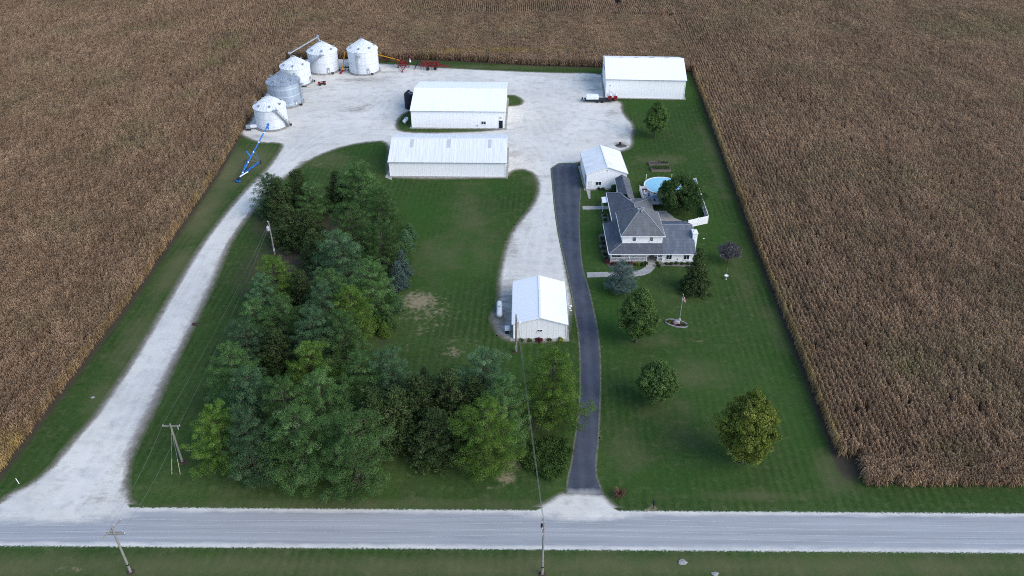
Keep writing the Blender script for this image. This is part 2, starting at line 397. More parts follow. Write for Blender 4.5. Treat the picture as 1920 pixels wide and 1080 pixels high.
    M['leaf_purple'] = mat_leaf('purple grey twigs', (.075, .068, .072), (.115, .105, .110), (.17, .16, .165), .1)
    M['shrub'] = mat_leaf('shrub leaves', (.036, .070, .018), (.070, .125, .034), (.115, .175, .056), .2)
    M['shrub_red'] = mat_leaf('reddish shrub leaves', (.060, .022, .026), (.14, .035, .045), (.24, .07, .08), .2)
    M['grass_red'] = mat_leaf('russet grass blades', (.075, .032, .030), (.16, .085, .062), (.27, .18, .12), .2)
    M['mulch'] = pm('brown mulch', (.075, .055, .042), (.045, .033, .027), 6, .95, 0, .5, 15)
    M['soilbed'] = pm('garden soil', (.085, .070, .060), (.05, .042, .037), 5, .95, 0, .5, 12)
    M['stone'] = pm('grey stone', (.36, .35, .34), (.22, .215, .21), 3, .9, 0, .4, 6)
    M['pebble'] = pm('grey landscape stone', (.20, .185, .165), (.12, .112, .10), 6, .95, 0, .5, 10)
    M['deck'] = pm('grey deck boards', (.34, .34, .34), (.26, .26, .265), 3, .8, 0, 0, 25, (1, 9, 1))
    M['cushion'] = pm('blue patio fabric', (.10, .16, .26), (.07, .12, .21), 3, .8)
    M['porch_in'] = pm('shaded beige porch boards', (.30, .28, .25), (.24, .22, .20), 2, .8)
    M['ash'] = pm('ash and charred ground', (.13, .12, .11), (.05, .047, .045), 2.5, .95, 0, .6, 6)
    M['flag_cloth'] = None
    M['corn'] = mat_corn()
mats()
# ---------------------------------------------------------------- outlines traced on the ground
YARD = poly((-20,949),(0,943),(21,925),(60,908),(95,879),(116,851),(141,820),(176,784),(197,753),(229,707),(262,655),(300,590),(340,520),(380,455),(430,390),(470,345),(500,318),(534,272),(520,267),(491,268),(473,262),(453,253),(451,248),(461,240),
  (472,225),(486,200),(500,172),(522,150),(552,122),(575,110),(610,106),(650,112),(712,120),(745,121),(780,123),(832,127.5),(900,131),(950,133),(1040,137),(1128,137),
  (1142,150),(1140,189),(1166,189.5),(1165.5,206),(1173,219),(1186,232),(1188,243),(1184,256),(1186,271),(1178,279),(1160,285),(1094,287),(1092,306),(1034,307),(1040,350),(1046,400),(1052,450),(1060,500),(1070,550),(1074,574),
  (1066,590),(1062,640),(958,640),(938,630),(925,610),(922,592),(935,575),(936,540),(938,515),(945,480),(956,443),(975,415),(998,388),(1010,362),(1010,338),(998,322),(975,316),(955,322),(950,334),(730,335),(726,322),(732,264),(690,265.5),(640,275),(600,290),(570,305),(545,325),(520,345),
  (470,400),(440,440),(420,480),(405,520),(386,560),(367,600),(343,650),(316,705),(297,750),(277,790),(257,830),(244,860),(237,890),(236,920),(243,945),(268,962),(260,985),(-20,985))
ISLE = poly((760,209),(744,225),(742,240),(752,247),(800,249.5),(880,247.5),(920,245),(948,242),(930,215),(800,200))
ISLE2 = poly((940,178),(952,178),(968,179),(981,187),(980,195),(966,199),(940,199))
APRON = poly((1055,924),(1040,934),(1020,945),(1000,955),(960,962),(960,985),(1300,985),(1300,966),(1240,961),(1200,958),(1165,957),(1148,946),(1138,936),(1129,927))
DRIVE = poly((1033.5,307),(1037,345),(1042,400),(1050,450),(1060,490),(1067,522),(1073,550),(1079,588),(1087,632),(1089.5,718),(1086,780),(1079,821),(1072.5,872),(1064,902),(1053.5,923),(1128.5,929),(1121,905),(1116.5,888),(1117,860),(1121,825),(1126,718),(1123.6,642),(1114,588),(1103,540),(1091,504),(1087,460),(1085,420),(1086,392),(1086,385),(1090,340),(1092,307))
ROAD_T = lambda x: 71.42 - .0087 * x if x > -50 else 71.85
ROAD = [(-420, 71.4 + .0085 * 420), (0, 71.42), (420, 71.42 - .0085 * 420), (420, 65.2 - .0085 * 420), (0, 65.2), (-420, 65.2 + .0085 * 420)]

def sdf(pts, pl):
    pl = np.asarray(pl, float); q = np.asarray(pts, float); n = len(pl)
    d2 = np.full(len(q), 1e12); ins = np.zeros(len(q), bool)
    for i in range(n):
        a = pl[i]; b = pl[(i + 1) % n]; ab = b - a; ap = q - a
        t = np.clip((ap @ ab) / max(ab @ ab, 1e-9), 0, 1); r = ap - t[:, None] * ab
        d2 = np.minimum(d2, (r * r).sum(1))
        if a[1] != b[1]:
            c = ((a[1] > q[:, 1]) != (b[1] > q[:, 1])) & (q[:, 0] < (b[0] - a[0]) * (q[:, 1] - a[1]) / (b[1] - a[1]) + a[0]); ins ^= c
    d = np.sqrt(d2); return np.where(ins, -d, d)
def smooth_poly(pl, it=2):
    pl = [np.array(p[:2], float) for p in pl]
    for _ in range(it):
        o = []
        for i in range(len(pl)):
            a, b = pl[i], pl[(i + 1) % len(pl)]; o += [a * .75 + b * .25, a * .25 + b * .75]
        pl = o
    return np.array(pl)
YARD_S, ISLE_S, ISLE2_S, APRON_S = smooth_poly(YARD), smooth_poly(ISLE), smooth_poly(ISLE2), smooth_poly(APRON)
DRIVE_S = smooth_poly(DRIVE, 1)
def sd_yard(q): return np.maximum(sdf(q, YARD_S), -np.minimum(sdf(q, ISLE_S), sdf(q, ISLE2_S)))
def sd_apron(q): return sdf(q, APRON_S)
def sd_drive(q): return sdf(q, DRIVE_S)
def sd_road(q): return sdf(q, ROAD)

# field outlines
XR = lambda y: np.interp(y, [60, 78, 82, 104, 135, 191, 241, 300, 400], [45.6, 45.9, 46.0, 47.2, 48.6, 52.0, 55.1, 58.6, 64.5])
XL = lambda y: np.interp(y, [60, 77, 120, 170, 200, 223, 260, 302, 400], [-71.2, -70.8, -69.0, -68.9, -70.2, -71.0, -72.0, -79, -94])
YH = lambda x: np.interp(x, [-90, -72, -41, -19, 6.5, 28, 56], [253, 253, 253.5, 251.5, 247.2, 245.2, 241.4])
def in_corn(q):
    x, y = q[:, 0], q[:, 1]
    r = (x > XR(y)) & (y > 76.3) & ~((x < 49.2) & (y < 80.5))
    l = (x < XL(y)) & (y > 76.6)
    return r | l | (y > YH(x))

def blobs(q, lst):
    """soft spots at given pixels: (px, py, radius x, radius y in metres, strength)"""
    o = np.zeros(len(q))
    for px, py, rx, ry, s in lst:
        c = P(px, py); d = ((q[:, 0] - c.x) / rx) ** 2 + ((q[:, 1] - c.y) / ry) ** 2
        o = np.maximum(o, s * np.exp(-d))
    return o
BARE = [(785,565,5,4.5,1.0),(800,585,9,9,.62),(860,640,7,5,.5),(770,640,5,6,.45),(820,585,3,3,.75),(790,620,3,3,.6),(850,660,3,2.5,.75),(880,640,3,2,.55),(820,600,6,6,.5),(742,520,1.2,6,.6),(735,590,1.5,4,.6),(745,440,1.5,3,.5),(950,895,2.2,2,.9),(965,870,1.6,2.5,.8),(925,915,3,1,.6),(1010,795,3,3,.55),
        (1335,600,3,2,.5),(1310,640,3,2,.5),(1290,680,2,1.5,.5),(1380,590,2,1.5,.45),(1395,640,2,1.5,.4),(60,1060,4,1,.5),(130,1065,5,1.2,.55),(700,650,2.5,5,.5),(1590,895,1.6,2,.5),(1570,860,1.2,2,.4),(640,285,4,2,.4),(1237,300,4,2,.3),(560,940,10,.6,.4),(660,945,8,.6,.45),(340,868,1,.6,.8),(330,890,1.2,.5,.7),(590,310,4,3,.55),(1224,953,.8,.9,1.1),(1219,957,1.2,.5,1.0),(1128,660,.8,6,.5),(1125,800,.8,8,.55)]
DRY = [(430,320,6,14,1.0),(470,300,6,9,.95),(380,400,4,16,.9),(330,500,3,12,.75),(250,640,4,14,.6),(190,740,3,8,.5),(1330,270,2,20,.55),(1345,330,1.5,18,.5),(1390,520,3,22,.35),(1560,880,3,6,.6),(620,300,8,5,.55),(1237,300,7,4,.6),(700,945,30,1.2,.6),(350,920,14,2,.35),(1260,780,8,7,.4),(1400,930,14,1.2,.55),(300,1062,60,2.2,.7),(1000,1062,60,2.2,.75),(1700,1062,60,2.2,.7),(900,126,40,2.5,.6),(880,400,6,16,.55),(820,480,7,10,.5),(900,470,4,12,.45),(1300,700,7,5,.5),(1240,640,4,3,.45),(1460,620,3,10,.45),(1180,840,4,6,.45),(1000,340,4,4,.5),(1180,640,4,2,.35),(970,600,6,6,.3),(880,345,8,2,.4)]
LUSH = [(800,400,9,12,.8),(900,350,8,5,.6),(850,480,8,14,.55),(1210,200,6,6,.7),(1180,265,4,4,.7),(1290,170,3,12,.5),(1330,420,4,14,.5),(1150,610,4,10,.7),(1140,560,3,10,.7),(1110,450,3,12,.5),(1250,900,10,3,.5),(1500,800,3,12,.6),(1460,700,3,12,.5),(700,280,6,4,.6),(980,690,4,5,.4),(1125,360,3,3,.5),(560,340,3,3,.6),(1340,720,8,10,.4)]
SOIL_SHADE = [(1000,790,4,3.5,.55),(1010,810,3,3,.45),(720,620,2,7,.6),(345,868,1.3,.7,.7),(735,450,1.5,4,.5),(1592,885,2.0,2.4,.75),(1575,905,2.2,1.2,.45),(560,500,14,16,.8),(570,620,14,14,.8),(600,780,14,9,.7),(700,770,14,9,.7),(830,800,12,8,.7),(640,420,12,16,.8),(540,400,9,14,.8)]  # soil spots; the wide ones under the windbreak paint its dark shade
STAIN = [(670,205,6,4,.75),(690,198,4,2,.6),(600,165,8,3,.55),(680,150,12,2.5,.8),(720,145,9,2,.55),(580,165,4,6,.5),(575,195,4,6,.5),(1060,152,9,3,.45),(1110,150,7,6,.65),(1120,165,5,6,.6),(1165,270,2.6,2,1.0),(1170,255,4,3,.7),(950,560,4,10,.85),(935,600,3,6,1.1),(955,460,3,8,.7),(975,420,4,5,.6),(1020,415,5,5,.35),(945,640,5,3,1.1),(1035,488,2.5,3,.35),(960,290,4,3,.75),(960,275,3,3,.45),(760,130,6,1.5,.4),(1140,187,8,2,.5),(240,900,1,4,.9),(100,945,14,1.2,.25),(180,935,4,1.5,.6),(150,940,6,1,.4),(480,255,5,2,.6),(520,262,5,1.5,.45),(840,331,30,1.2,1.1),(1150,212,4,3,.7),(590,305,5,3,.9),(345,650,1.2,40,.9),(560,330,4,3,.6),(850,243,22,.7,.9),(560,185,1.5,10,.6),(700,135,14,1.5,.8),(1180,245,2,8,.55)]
TRACKS = [[(150,930),(215,830),(265,730),(318,620),(370,510),(430,410),(520,320),(600,262),(700,245),(780,255),(1000,250),(1030,290)],[(120,935),(200,820),(255,720),(305,630),(352,530),(415,425),(500,330),(590,250),(680,215),(740,170),(820,140),(960,142),(1080,160)],
  [(1050,300),(1020,240),(985,200),(985,150),(900,140)],[(1050,300),(1080,230),(1120,200),(1090,160),(1000,145)],[(990,480),(1010,420),(1030,370),(1035,300),(1060,250),(1130,240)],[(1000,520),(1020,430),(1030,330),(1000,260),(900,252),(720,255)],[(640,180),(700,170),(740,190),(700,230),(620,240)],[(1140,230),(1100,200),(1020,190),(980,210),(990,260)]]
def track_attr(q):
    o = np.zeros(len(q))
    for ln in TRACKS:
        w = np.array(poly(*ln)); w0 = w
        for _ in range(2): w = np.concatenate([[w[0]], np.stack([w[:-1] * .75 + w[1:] * .25, w[:-1] * .25 + w[1:] * .75], 1).reshape(-1, 2), [w[-1]]])
        d2 = np.full(len(q), 1e9)
        for a, b in zip(w[:-1], w[1:]):
            ab = b - a; ap = q - a; t = np.clip((ap @ ab) / max(ab @ ab, 1e-9), 0, 1); r = ap - t[:, None] * ab; d2 = np.minimum(d2, (r * r).sum(1))
        o = np.maximum(o, np.exp(-((np.sqrt(d2) - .95) / .38) ** 2))
    return o
LANE_C = np.array(poly((165,905),(215,800),(270,700),(330,600),(408,480),(490,360),(545,305)))
def rim_attr(q):
    # worn brownish verge along the lane, broad on its east side
    o = np.argsort(LANE_C[:, 1]); cx = np.interp(q[:, 1], LANE_C[o, 1], LANE_C[o, 0]); lane = (q[:, 0] < -22) & (q[:, 1] < 178)
    e = np.clip((q[:, 1] - 76) / 5, 0, 1)
    w = np.where(lane, np.where(q[:, 0] > cx, 1.9, 1.15), .9); k = np.where(lane, e, .6)
    return np.clip(1 + sd_yard(q) / w, 0, 1.2) * k
def add_attr(me, name, vals):
    a = me.attributes.new(name, 'FLOAT', 'POINT'); a.data.foreach_set('value', np.asarray(vals, np.float32))
def grid_mesh(name, xs, ys, keep=None, attrs=None, z=0.0, project=None):
    X, Y = np.meshgrid(xs, ys); q = np.stack([X.ravel(), Y.ravel()], 1)
    nx, ny = len(xs), len(ys)
    i = np.arange((ny - 1) * (nx - 1)); r, c = i // (nx - 1), i % (nx - 1); a = r * nx + c
    f = np.stack([a, a + 1, a + nx + 1, a + nx], 1)
    if keep is not None:
        d, fn, out = keep(q)
        f = f[(d[f] < out).any(1)]
        used = np.unique(f); mp = np.full(len(q), -1); mp[used] = np.arange(len(used)); f = mp[f]; q = q[used]; d = d[used]
        for _ in range(2):                      # pull the rim onto the outline
            o = d > out
            if not o.any(): break
            e = .05; qo = q[o]
            g = np.stack([(fn(qo + [e, 0]) - fn(qo - [e, 0])) / (2 * e), (fn(qo + [0, e]) - fn(qo - [0, e])) / (2 * e)], 1)
            q[o] = qo - (d[o] - out * .98)[:, None] * g; d[o] = fn(q[o])
    me = bpy.data.meshes.new(name); n = len(q)
    me.vertices.add(n); co = np.zeros((n, 3), np.float32); co[:, :2] = q; co[:, 2] = z; me.vertices.foreach_set('co', co.ravel())
    me.loops.add(len(f) * 4); me.polygons.add(len(f))
    me.loops.foreach_set('vertex_index', f.ravel().astype(np.int32)); me.polygons.foreach_set('loop_start', np.arange(0, len(f) * 4, 4, dtype=np.int32)); me.polygons.foreach_set('loop_total', np.full(len(f), 4, np.int32))
    me.update(); me.validate()
    for k, fn in (attrs or {}).items(): add_attr(me, k, fn(q))
    return me
def ground_attrs():
    def soil(q):
        x_, y_ = q[:, 0], q[:, 1]; c = in_corn(q).astype(float) * np.where(x_ > 45, np.clip((y_ - 75.6) / 1.6, 0, 1), 1)
        # bare ground strip at the foot of the corn, widest on the east side of the lawn, where it paints the corn's shadow
        e = np.exp(-np.maximum(0, XR(q[:, 1]) - q[:, 0]) / .9) * np.clip((q[:, 1] - 75.6) / 2.5, 0, 1) * (q[:, 1] < 243) * .85
        w = np.exp(-np.maximum(0, q[:, 0] - XL(q[:, 1])) / 1.2) * (q[:, 1] > 76) * (q[:, 1] < 252) * .85
        h = np.exp(-np.maximum(0, YH(q[:, 0]) - q[:, 1]) / .8) * (q[:, 0] < 56) * (q[:, 0] > -75) * .8
        b = np.exp(-np.abs(q[:, 1] - 75.0) / .6) * (q[:, 0] > 48) * .25
        return np.maximum.reduce([c, e, w, h, b, blobs(q, SOIL_SHADE)])
    return dict(bare=lambda q: blobs(q, BARE), dry=lambda q: blobs(q, DRY), lush=lambda q: blobs(q, LUSH), soil=soil)
def mesh_obj(name, me, m, kind='structure'):
    me.materials.append(m); o = bpy.data.objects.new(name, me); C.objects.link(o); o['kind'] = kind; return o
def build_ground():
    ga = ground_attrs()
    xs = np.concatenate([[-3000, -1200, -600, -400, -300, -240, -200, -160, -130, -110], np.arange(-95, 75.01, .6), [85, 100, 120, 150, 190, 240, 300, 400, 600, 1200, 3000]])
    ys = np.concatenate([[-1000, -400, -100, 0, 30, 45, 54], np.arange(58, 256.01, .6), [265, 280, 300, 330, 370, 420, 500, 700, 1200, 3000]])
    mesh_obj('ground', grid_mesh('ground', xs, ys, attrs=ga), M['ground'])
    a2 = dict(ga); a2['stain'] = lambda q: blobs(q, STAIN); a2['track'] = track_attr; a2['rim'] = rim_attr
    def reg(name, fn, bb, step, out, z, m, extra=None, dfn=None):
        at = dict(a2); at['d'] = dfn or fn; at.update(extra or {})
        me = grid_mesh(name, np.arange(bb[0], bb[2], step), np.arange(bb[1], bb[3], step), keep=lambda q: (fn(q), fn, out), attrs=at, z=z)
        return mesh_obj(name, me, m)
    reg('gravel_yard', sd_yard, (-72, 69, 34, 262), .45, .75, .005, M['gravel'])
    reg('gravel_apron', sd_apron, (-2, 68, 28, 77), .4, .5, .0055, mat_gravel('white gravel at the drive mouth', .5, .3), dict(rim=lambda q: np.zeros(len(q))))
    ext = np.array([p for p in DRIVE]); ext[14] = (7.2, 70.5); ext[15] = (13.2, 70.2); ext = smooth_poly(ext, 1)
    DX = lambda q: sdf(q, ext)
    cut = lambda q: np.maximum(DX(q), 74.45 - (q[:, 0] - 6) * .075 - q[:, 1] + .28)
    reg('driveway', cut, (-2, 72, 16, 180), .4, .3, .012, M['asphalt'], dict(stain=lambda q: blobs(q, [(1090,924,4,1,1.0),(1062,310,3,2,.5),(1070,340,3,3,.3)])), DX)
    dg = lambda q: np.minimum(sd_yard(q), sd_apron(q)) + .4
    at = dict(a2); at['d'] = sd_road; at['dg'] = dg; at['rim'] = lambda q: np.zeros(len(q)); at['spill'] = lambda q: blobs(q, [(110,964,10,1.6,1.0),(30,964,8,1.2,.9),(190,962,5,1.1,.9),(1090,966,5,1.1,1.0),(1150,968,5,.7,.7),(1030,966,5,.7,.7)])
    xs = np.concatenate([np.arange(-420, -90, 6.), np.arange(-90, 90.1, .7), np.arange(96, 421, 6.)])
    me = grid_mesh('road', xs, np.arange(58, 79, .5), keep=lambda q: (sd_road(q), sd_road, .55), attrs=at, z=.010); mesh_obj('road', me, M['road'])
    # paved walks
    w = MB(); a = poly((1092,386.5),(1146,386.5),(1147,392.3),(1092.5,393)); w.prism(a, -.05, .05); tag(part('side_path', w, M['concrete']), kind='structure')
    w = MB(); arc = poly((1100,511),(1150,510),(1185,509),(1200,506.5),(1211,500),(1213,492.5),(1229.5,492.5),(1228,502),(1220,511),(1208,516),(1192,518.5),(1150,519),(1101,520.5)); w.prism(arc, -.05, .055); tag(part('front_path', w, M['concrete']), kind='structure')
    w = MB(); w.prism(poly((728,322),(735,322),(735,338),(722,333)), -.05, .06); tag(part('concrete_apron', w, M['concrete']), kind='structure')
    w = MB(); w.prism(poly((1099,356),(1107,356),(1107,373),(1104,373)), -.05, .05); tag(part('garage_step_path', w, M['concrete']), kind='structure')
    # landscaped stone bed round the house
    w = MB(); w.prism([(18.0,133.2),(17.6,138),(17.7,142.5),(18.6,143.5),(20,143),(20,134),(29,132.9),(36.3,132.9),(36.2,131.3),(33,130.9),(30,131.2),(27.3,130.7),(26.9,132.2),(23.5,132.2),(23.3,130.6),(20.2,130.3),(18.6,131.1)], -.05, .06)
    tag(part('landscape_bed', w, M['pebble']), kind='structure')
    w = MB(); w.prism([(19.2,144.6),(19.1,151.8),(20.6,151.8),(20.6,144.6)], -.05, .06); tag(part('side_landscape_bed', w, M['pebble']), kind='structure')
    w = MB(); w.prism([(29.7,144.3),(29.7,153.2),(33.2,153.2),(34.6,150),(36.5,148.2),(36.3,144.7)], -.05, .07); tag(part('patio', w, M['concrete']), kind='structure')
build_ground()

# ---------------------------------------------------------------- corn
def corn_templates(rng, nvar=8, L=1.5):
    V, Fc, T, TV = [], [], [], []
    def quad(pts, tint, k):
        o = len(V); V.extend(pts); Fc.append((o, o + 1, o + 2, o + 3)); T.extend([tint] * 4); TV.extend([k] * 4)
    for k in range(nvar):
        y = -L / 2 + .05
        while y < L / 2:
            px = rng.normal(0, .035); h = rng.uniform(2.05, 2.5); pt = rng.uniform(0, 1)
            lx, ly = rng.normal(0, .06), rng.normal(0, .06)
            def at(z): return np.array([px + lx * z / 2, y + ly * z / 2, z])
            a0 = rng.uniform(0, math.pi); w = .022
            for a in (a0, a0 + 1.57):
                e = np.array([math.cos(a) * w, math.sin(a) * w, 0]); quad([at(0) - e, at(0) + e, at(h) + e * .4, at(h) - e * .4], pt * .5, k)
            la = rng.uniform(0, 6.28)
            for j in range(10):
                z = .35 + (h - .55) * j / 9 + rng.normal(0, .04); la += math.pi + rng.normal(0, .5)
                ln = rng.uniform(.42, .78) * (1.0 if j < 8 else .7); d = np.array([math.cos(la) * .68, math.sin(la), 0]); s = np.array([-d[1], d[0], 0])
                wd = rng.uniform(.045, .075); tn = float(np.clip(pt * .55 + rng.uniform(0, .55), 0, 1))
                p0 = at(z); up = rng.uniform(.12, .34); tw = rng.normal(0, .3)
                p1 = p0 + d * ln * .4 + [0, 0, up]; p2 = p0 + d * ln * .78 + [0, 0, up - rng.uniform(.05, .3)]; p3 = p0 + d * ln + [0, 0, up - rng.uniform(.3, .75)]
                s1 = s * wd + np.array([0, 0, tw * wd]); s0 = s * wd * .6
                quad([p0 - s0, p0 + s0, p1 + s1, p1 - s1], tn, k); quad([p1 - s1, p1 + s1, p2 + s1 * .8, p2 - s1 * .8], min(1, tn + .12), k); quad([p2 - s1 * .8, p2 + s1 * .8, p3 + s * .01, p3 - s * .01], tn * .85, k)
            for _ in range(3):                                   # tassel
                a = rng.uniform(0, 6.28); e = np.array([math.cos(a), math.sin(a), 0]); t0 = at(h - .1); t1 = at(h) + e * rng.uniform(.06, .16) + [0, 0, .16]
                q = np.array([-e[1], e[0], 0]) * .02; quad([t0 - q, t0 + q, t1 + q, t1 - q], .9, k)
            y += rng.uniform(.15, .21)
    return np.array(V), np.array(Fc), np.array(T), np.array(TV)
def corn_group():
    g = bpy.data.node_groups.new('corn rows', 'GeometryNodeTree')
    g.interface.new_socket('Geometry', in_out='INPUT', socket_type='NodeSocketGeometry'); g.interface.new_socket('Geometry', in_out='OUTPUT', socket_type='NodeSocketGeometry')
    N = lambda t, **k: (lambda x: ([setattr(x, a, v) for a, v in k.items()], x)[1])(g.nodes.new(t)); Lk = g.links.new
    gi, go = N('NodeGroupInput'), N('NodeGroupOutput')
    def attr(name, typ):
        x = N('GeometryNodeInputNamedAttribute', data_type=typ); x.inputs['Name'].default_value = name; return x.outputs[0]
    tv = attr('tv', 'FLOAT')
    def cmp(v, lo, hi):
        a = N('FunctionNodeCompare', data_type='FLOAT', operation='GREATER_THAN'); Lk(v, a.inputs[0]); a.inputs[1].default_value = lo
        b = N('FunctionNodeCompare', data_type='FLOAT', operation='LESS_THAN'); Lk(v, b.inputs[0]); b.inputs[1].default_value = hi
        c = N('FunctionNodeBooleanMath', operation='AND'); Lk(a.outputs[0], c.inputs[0]); Lk(b.outputs[0], c.inputs[1]); return c.outputs[0]
    def sep(geo, sel):
        s = N('GeometryNodeSeparateGeometry', domain='POINT'); Lk(geo, s.inputs[0]); Lk(sel, s.inputs[1]); return s.outputs
    seeds = sep(gi.outputs[0], cmp(tv, -2, -.5))[0]
    j = N('GeometryNodeJoinGeometry')
    for k in range(8):
        i = N('GeometryNodeGeometryToInstance'); Lk(sep(gi.outputs[0], cmp(tv, k - .5, k + .5))[0], i.inputs[0]); Lk(i.outputs[0], j.inputs[0])
    ip = N('GeometryNodeInstanceOnPoints'); Lk(seeds, ip.inputs['Points']); Lk(j.outputs[0], ip.inputs['Instance']); ip.inputs['Pick Instance'].default_value = True
    vi = N('FunctionNodeFloatToInt'); Lk(attr('vi', 'FLOAT'), vi.inputs[0]); Lk(vi.outputs[0], ip.inputs['Instance Index'])
    cx = N('ShaderNodeCombineXYZ'); Lk(attr('rot', 'FLOAT'), cx.inputs[2]); er = N('FunctionNodeEulerToRotation'); Lk(cx.outputs[0], er.inputs[0]); Lk(er.outputs[0], ip.inputs['Rotation'])
    sc = N('ShaderNodeCombineXYZ'); s = attr('sc', 'FLOAT'); sc.inputs[0].default_value = 1; sc.inputs[1].default_value = 1; Lk(s, sc.inputs[2]); Lk(sc.outputs[0], ip.inputs['Scale'])
    Lk(ip.outputs[0], go.inputs[0]); return g
YEL = [(720,112,8,4,.5),(850,108,16,3,.75),(950,106,16,3,.8),(1040,104,14,3,.6),(1100,100,8,3,.45),(640,90,14,5,.55),(590,90,8,5,.6),(30,870,4,3,.75),(90,820,3,5,.7),(140,770,2.5,6,.6),(60,840,6,6,.7),(20,850,5,5,.7),(200,690,2,7,.5),(380,370,2,14,.40),(1430,420,2,22,.45),(1480,560,1.5,14,.3),(1620,900,3,3,.25)]
GRN = [(430,95,7,9,.8),(400,130,6,8,.7),(1420,30,30,20,.45),(1850,60,40,30,.5),(620,40,20,14,.45),(840,60,30,5,.5),(960,70,20,5,.5),(360,190,4,6,.7),(1700,700,8,12,.55),(1780,860,8,6,.5),(150,150,30,20,.4),(1800,400,12,20,.4),(250,500,8,12,.3)]
def corn_field(name, segs, label, rng, grp, tmpl):
    V, Fc, T, TV = tmpl; S = np.array(segs); n = len(S)
    co = np.concatenate([V, np.stack([S[:, 0], S[:, 1], np.zeros(n)], 1)])
    me = bpy.data.meshes.new(name); me.vertices.add(len(co)); me.vertices.foreach_set('co', co.astype(np.float32).ravel())
    me.loops.add(len(Fc) * 4); me.polygons.add(len(Fc)); me.loops.foreach_set('vertex_index', Fc.ravel().astype(np.int32))
    me.polygons.foreach_set('loop_start', np.arange(0, len(Fc) * 4, 4, dtype=np.int32)); me.polygons.foreach_set('loop_total', np.full(len(Fc), 4, np.int32)); me.update()
    z = np.zeros(len(V)); q = S[:, :2]; edge = np.where(q[:, 0] > 40, .62 * np.exp(-np.maximum(0, q[:, 0] - XR(q[:, 1])) / 3.5), .5 * np.exp(-np.maximum(0, XL(q[:, 1]) - q[:, 0]) / 3.0)) * ((q[:, 1] < 235) & (np.abs(q[:, 0]) > 40))
    add_attr(me, 'tint', np.concatenate([T, np.zeros(n)])); add_attr(me, 'tv', np.concatenate([TV, -np.ones(n)]))
    add_attr(me, 'vi', np.concatenate([z, rng.integers(0, 8, n)])); add_attr(me, 'rot', np.concatenate([z, S[:, 2] + math.pi * rng.integers(0, 2, n)]))
    add_attr(me, 'sc', np.concatenate([z, S[:, 3]])); add_attr(me, 'yel', np.concatenate([z, np.maximum(blobs(q, YEL), edge)])); add_attr(me, 'grn', np.concatenate([z, blobs(q, GRN)]))
    me.materials.append(M['corn']); o = bpy.data.objects.new(name, me); C.objects.link(o)
    m = o.modifiers.new('rows', 'NODES'); m.node_group = grp
    return tag(o, label, 'corn field', None, 'stuff')
def build_corn():
    rng = np.random.default_rng(5); L, W = 1.5, .76
    vis = lambda x, y: abs(x) < 24 + 70 + (y - 75) * .545 and y < 372
    ph = rng.uniform(0, 6.28, 8)
    def hs(x, y):  # gentle height variation over the field
        return 1 + .07 * math.sin(x * .11 + ph[0] + math.sin(y * .07) * 1.5) + .06 * math.sin(y * .13 + ph[1] + x * .05) + rng.normal(0, .05)
    def seg(lst, x, y, r):
        if rng.random() < .012: return
        lst.append((x + rng.normal(0, .04), y, r, hs(x, y)))
    right, left, far = [], [], []
    # east field: rows follow its west edge, six end rows run along the road
    for k in range(0, 330):
        for y in np.arange(75.6, 372, L):
            x = float(XR(y)) + .35 + k * W
            if not vis(x, y) or (y < 80.0): continue
            if y < 81 and x < 49.3: continue
            if y > 297 and 0: continue
            if y < 372: seg(right, x, y, -math.atan((float(XR(y + 1)) - float(XR(y - 1))) / 2))
    for k in range(6):
        y = 75.5 + k * W
        for x in np.arange(48.9 + .05 * k, 98, L):
            if vis(x, y): seg(right, x, y, math.pi / 2)
    # west field
    for k in range(0, 340):
        for y in np.arange(77.2, 372, L):
            x = float(XL(y)) - .35 - k * W
            if vis(x, y): seg(left, x, y, -math.atan((float(XL(y + 1)) - float(XL(y - 1))) / 2))
    # north field: end rows along the yard, then rows running away
    for k in range(70):
        for x in np.arange(-92, 60, L):
            y = float(YH(x)) + .4 + k * W
            if x < float(XL(y)) or x > float(XR(y)) or y > 299.8 + .5 * math.sin(x * .15): continue
            seg(far, x, y, math.pi / 2)
    for k in range(-130, 90):
        for y in np.arange(299.2, 372, L):
            x = k * W - (y - 300) * .0
            if x < float(XL(y)) or x > float(XR(y)): continue
            if abs(x - 40.3) < .9 and y > 312: continue
            seg(far, x, y, 0)
    grp = corn_group(); tm = corn_templates(rng)
    print('corn segments', len(right), len(left), len(far))
    corn_field('corn_field', right, 'ripe brown corn east of the house lawn, rows running beside it', rng, grp, tm)
    corn_field('corn_field', left, 'ripe brown corn west of the white gravel lane', rng, grp, tm)
    corn_field('corn_field', far, 'ripe brown corn behind the grain bins and barns, across the top', rng, grp, tm)
build_corn()
# ---------------------------------------------------------------- trees
def leaf_mesh(name, cen, nrm, size, tint, rng, m, aspect=.55):
    """one quad per leaf or needle spray: centre, facing, size"""
    n = len(cen); nrm = nrm / np.linalg.norm(nrm, axis=1, keepdims=True)
    a = rng.normal(size=(n, 3)); a -= (a * nrm).sum(1, keepdims=True) * nrm; a /= np.linalg.norm(a, axis=1, keepdims=True)
    b = np.cross(nrm, a); s = size[:, None]
    bend = nrm * s * .25
    v = np.stack([cen - a * s, cen + b * s * aspect + bend, cen + a * s, cen - b * s * aspect + bend], 1).reshape(-1, 3)
    me = bpy.data.meshes.new(name); me.vertices.add(4 * n); me.vertices.foreach_set('co', v.astype(np.float32).ravel())
    me.loops.add(4 * n); me.polygons.add(n); me.loops.foreach_set('vertex_index', np.arange(4 * n, dtype=np.int32))
    me.polygons.foreach_set('loop_start', np.arange(0, 4 * n, 4, dtype=np.int32)); me.polygons.foreach_set('loop_total', np.full(n, 4, np.int32)); me.update()
    add_attr(me, 'tint', np.repeat(tint, 4)); me.materials.append(m); return me
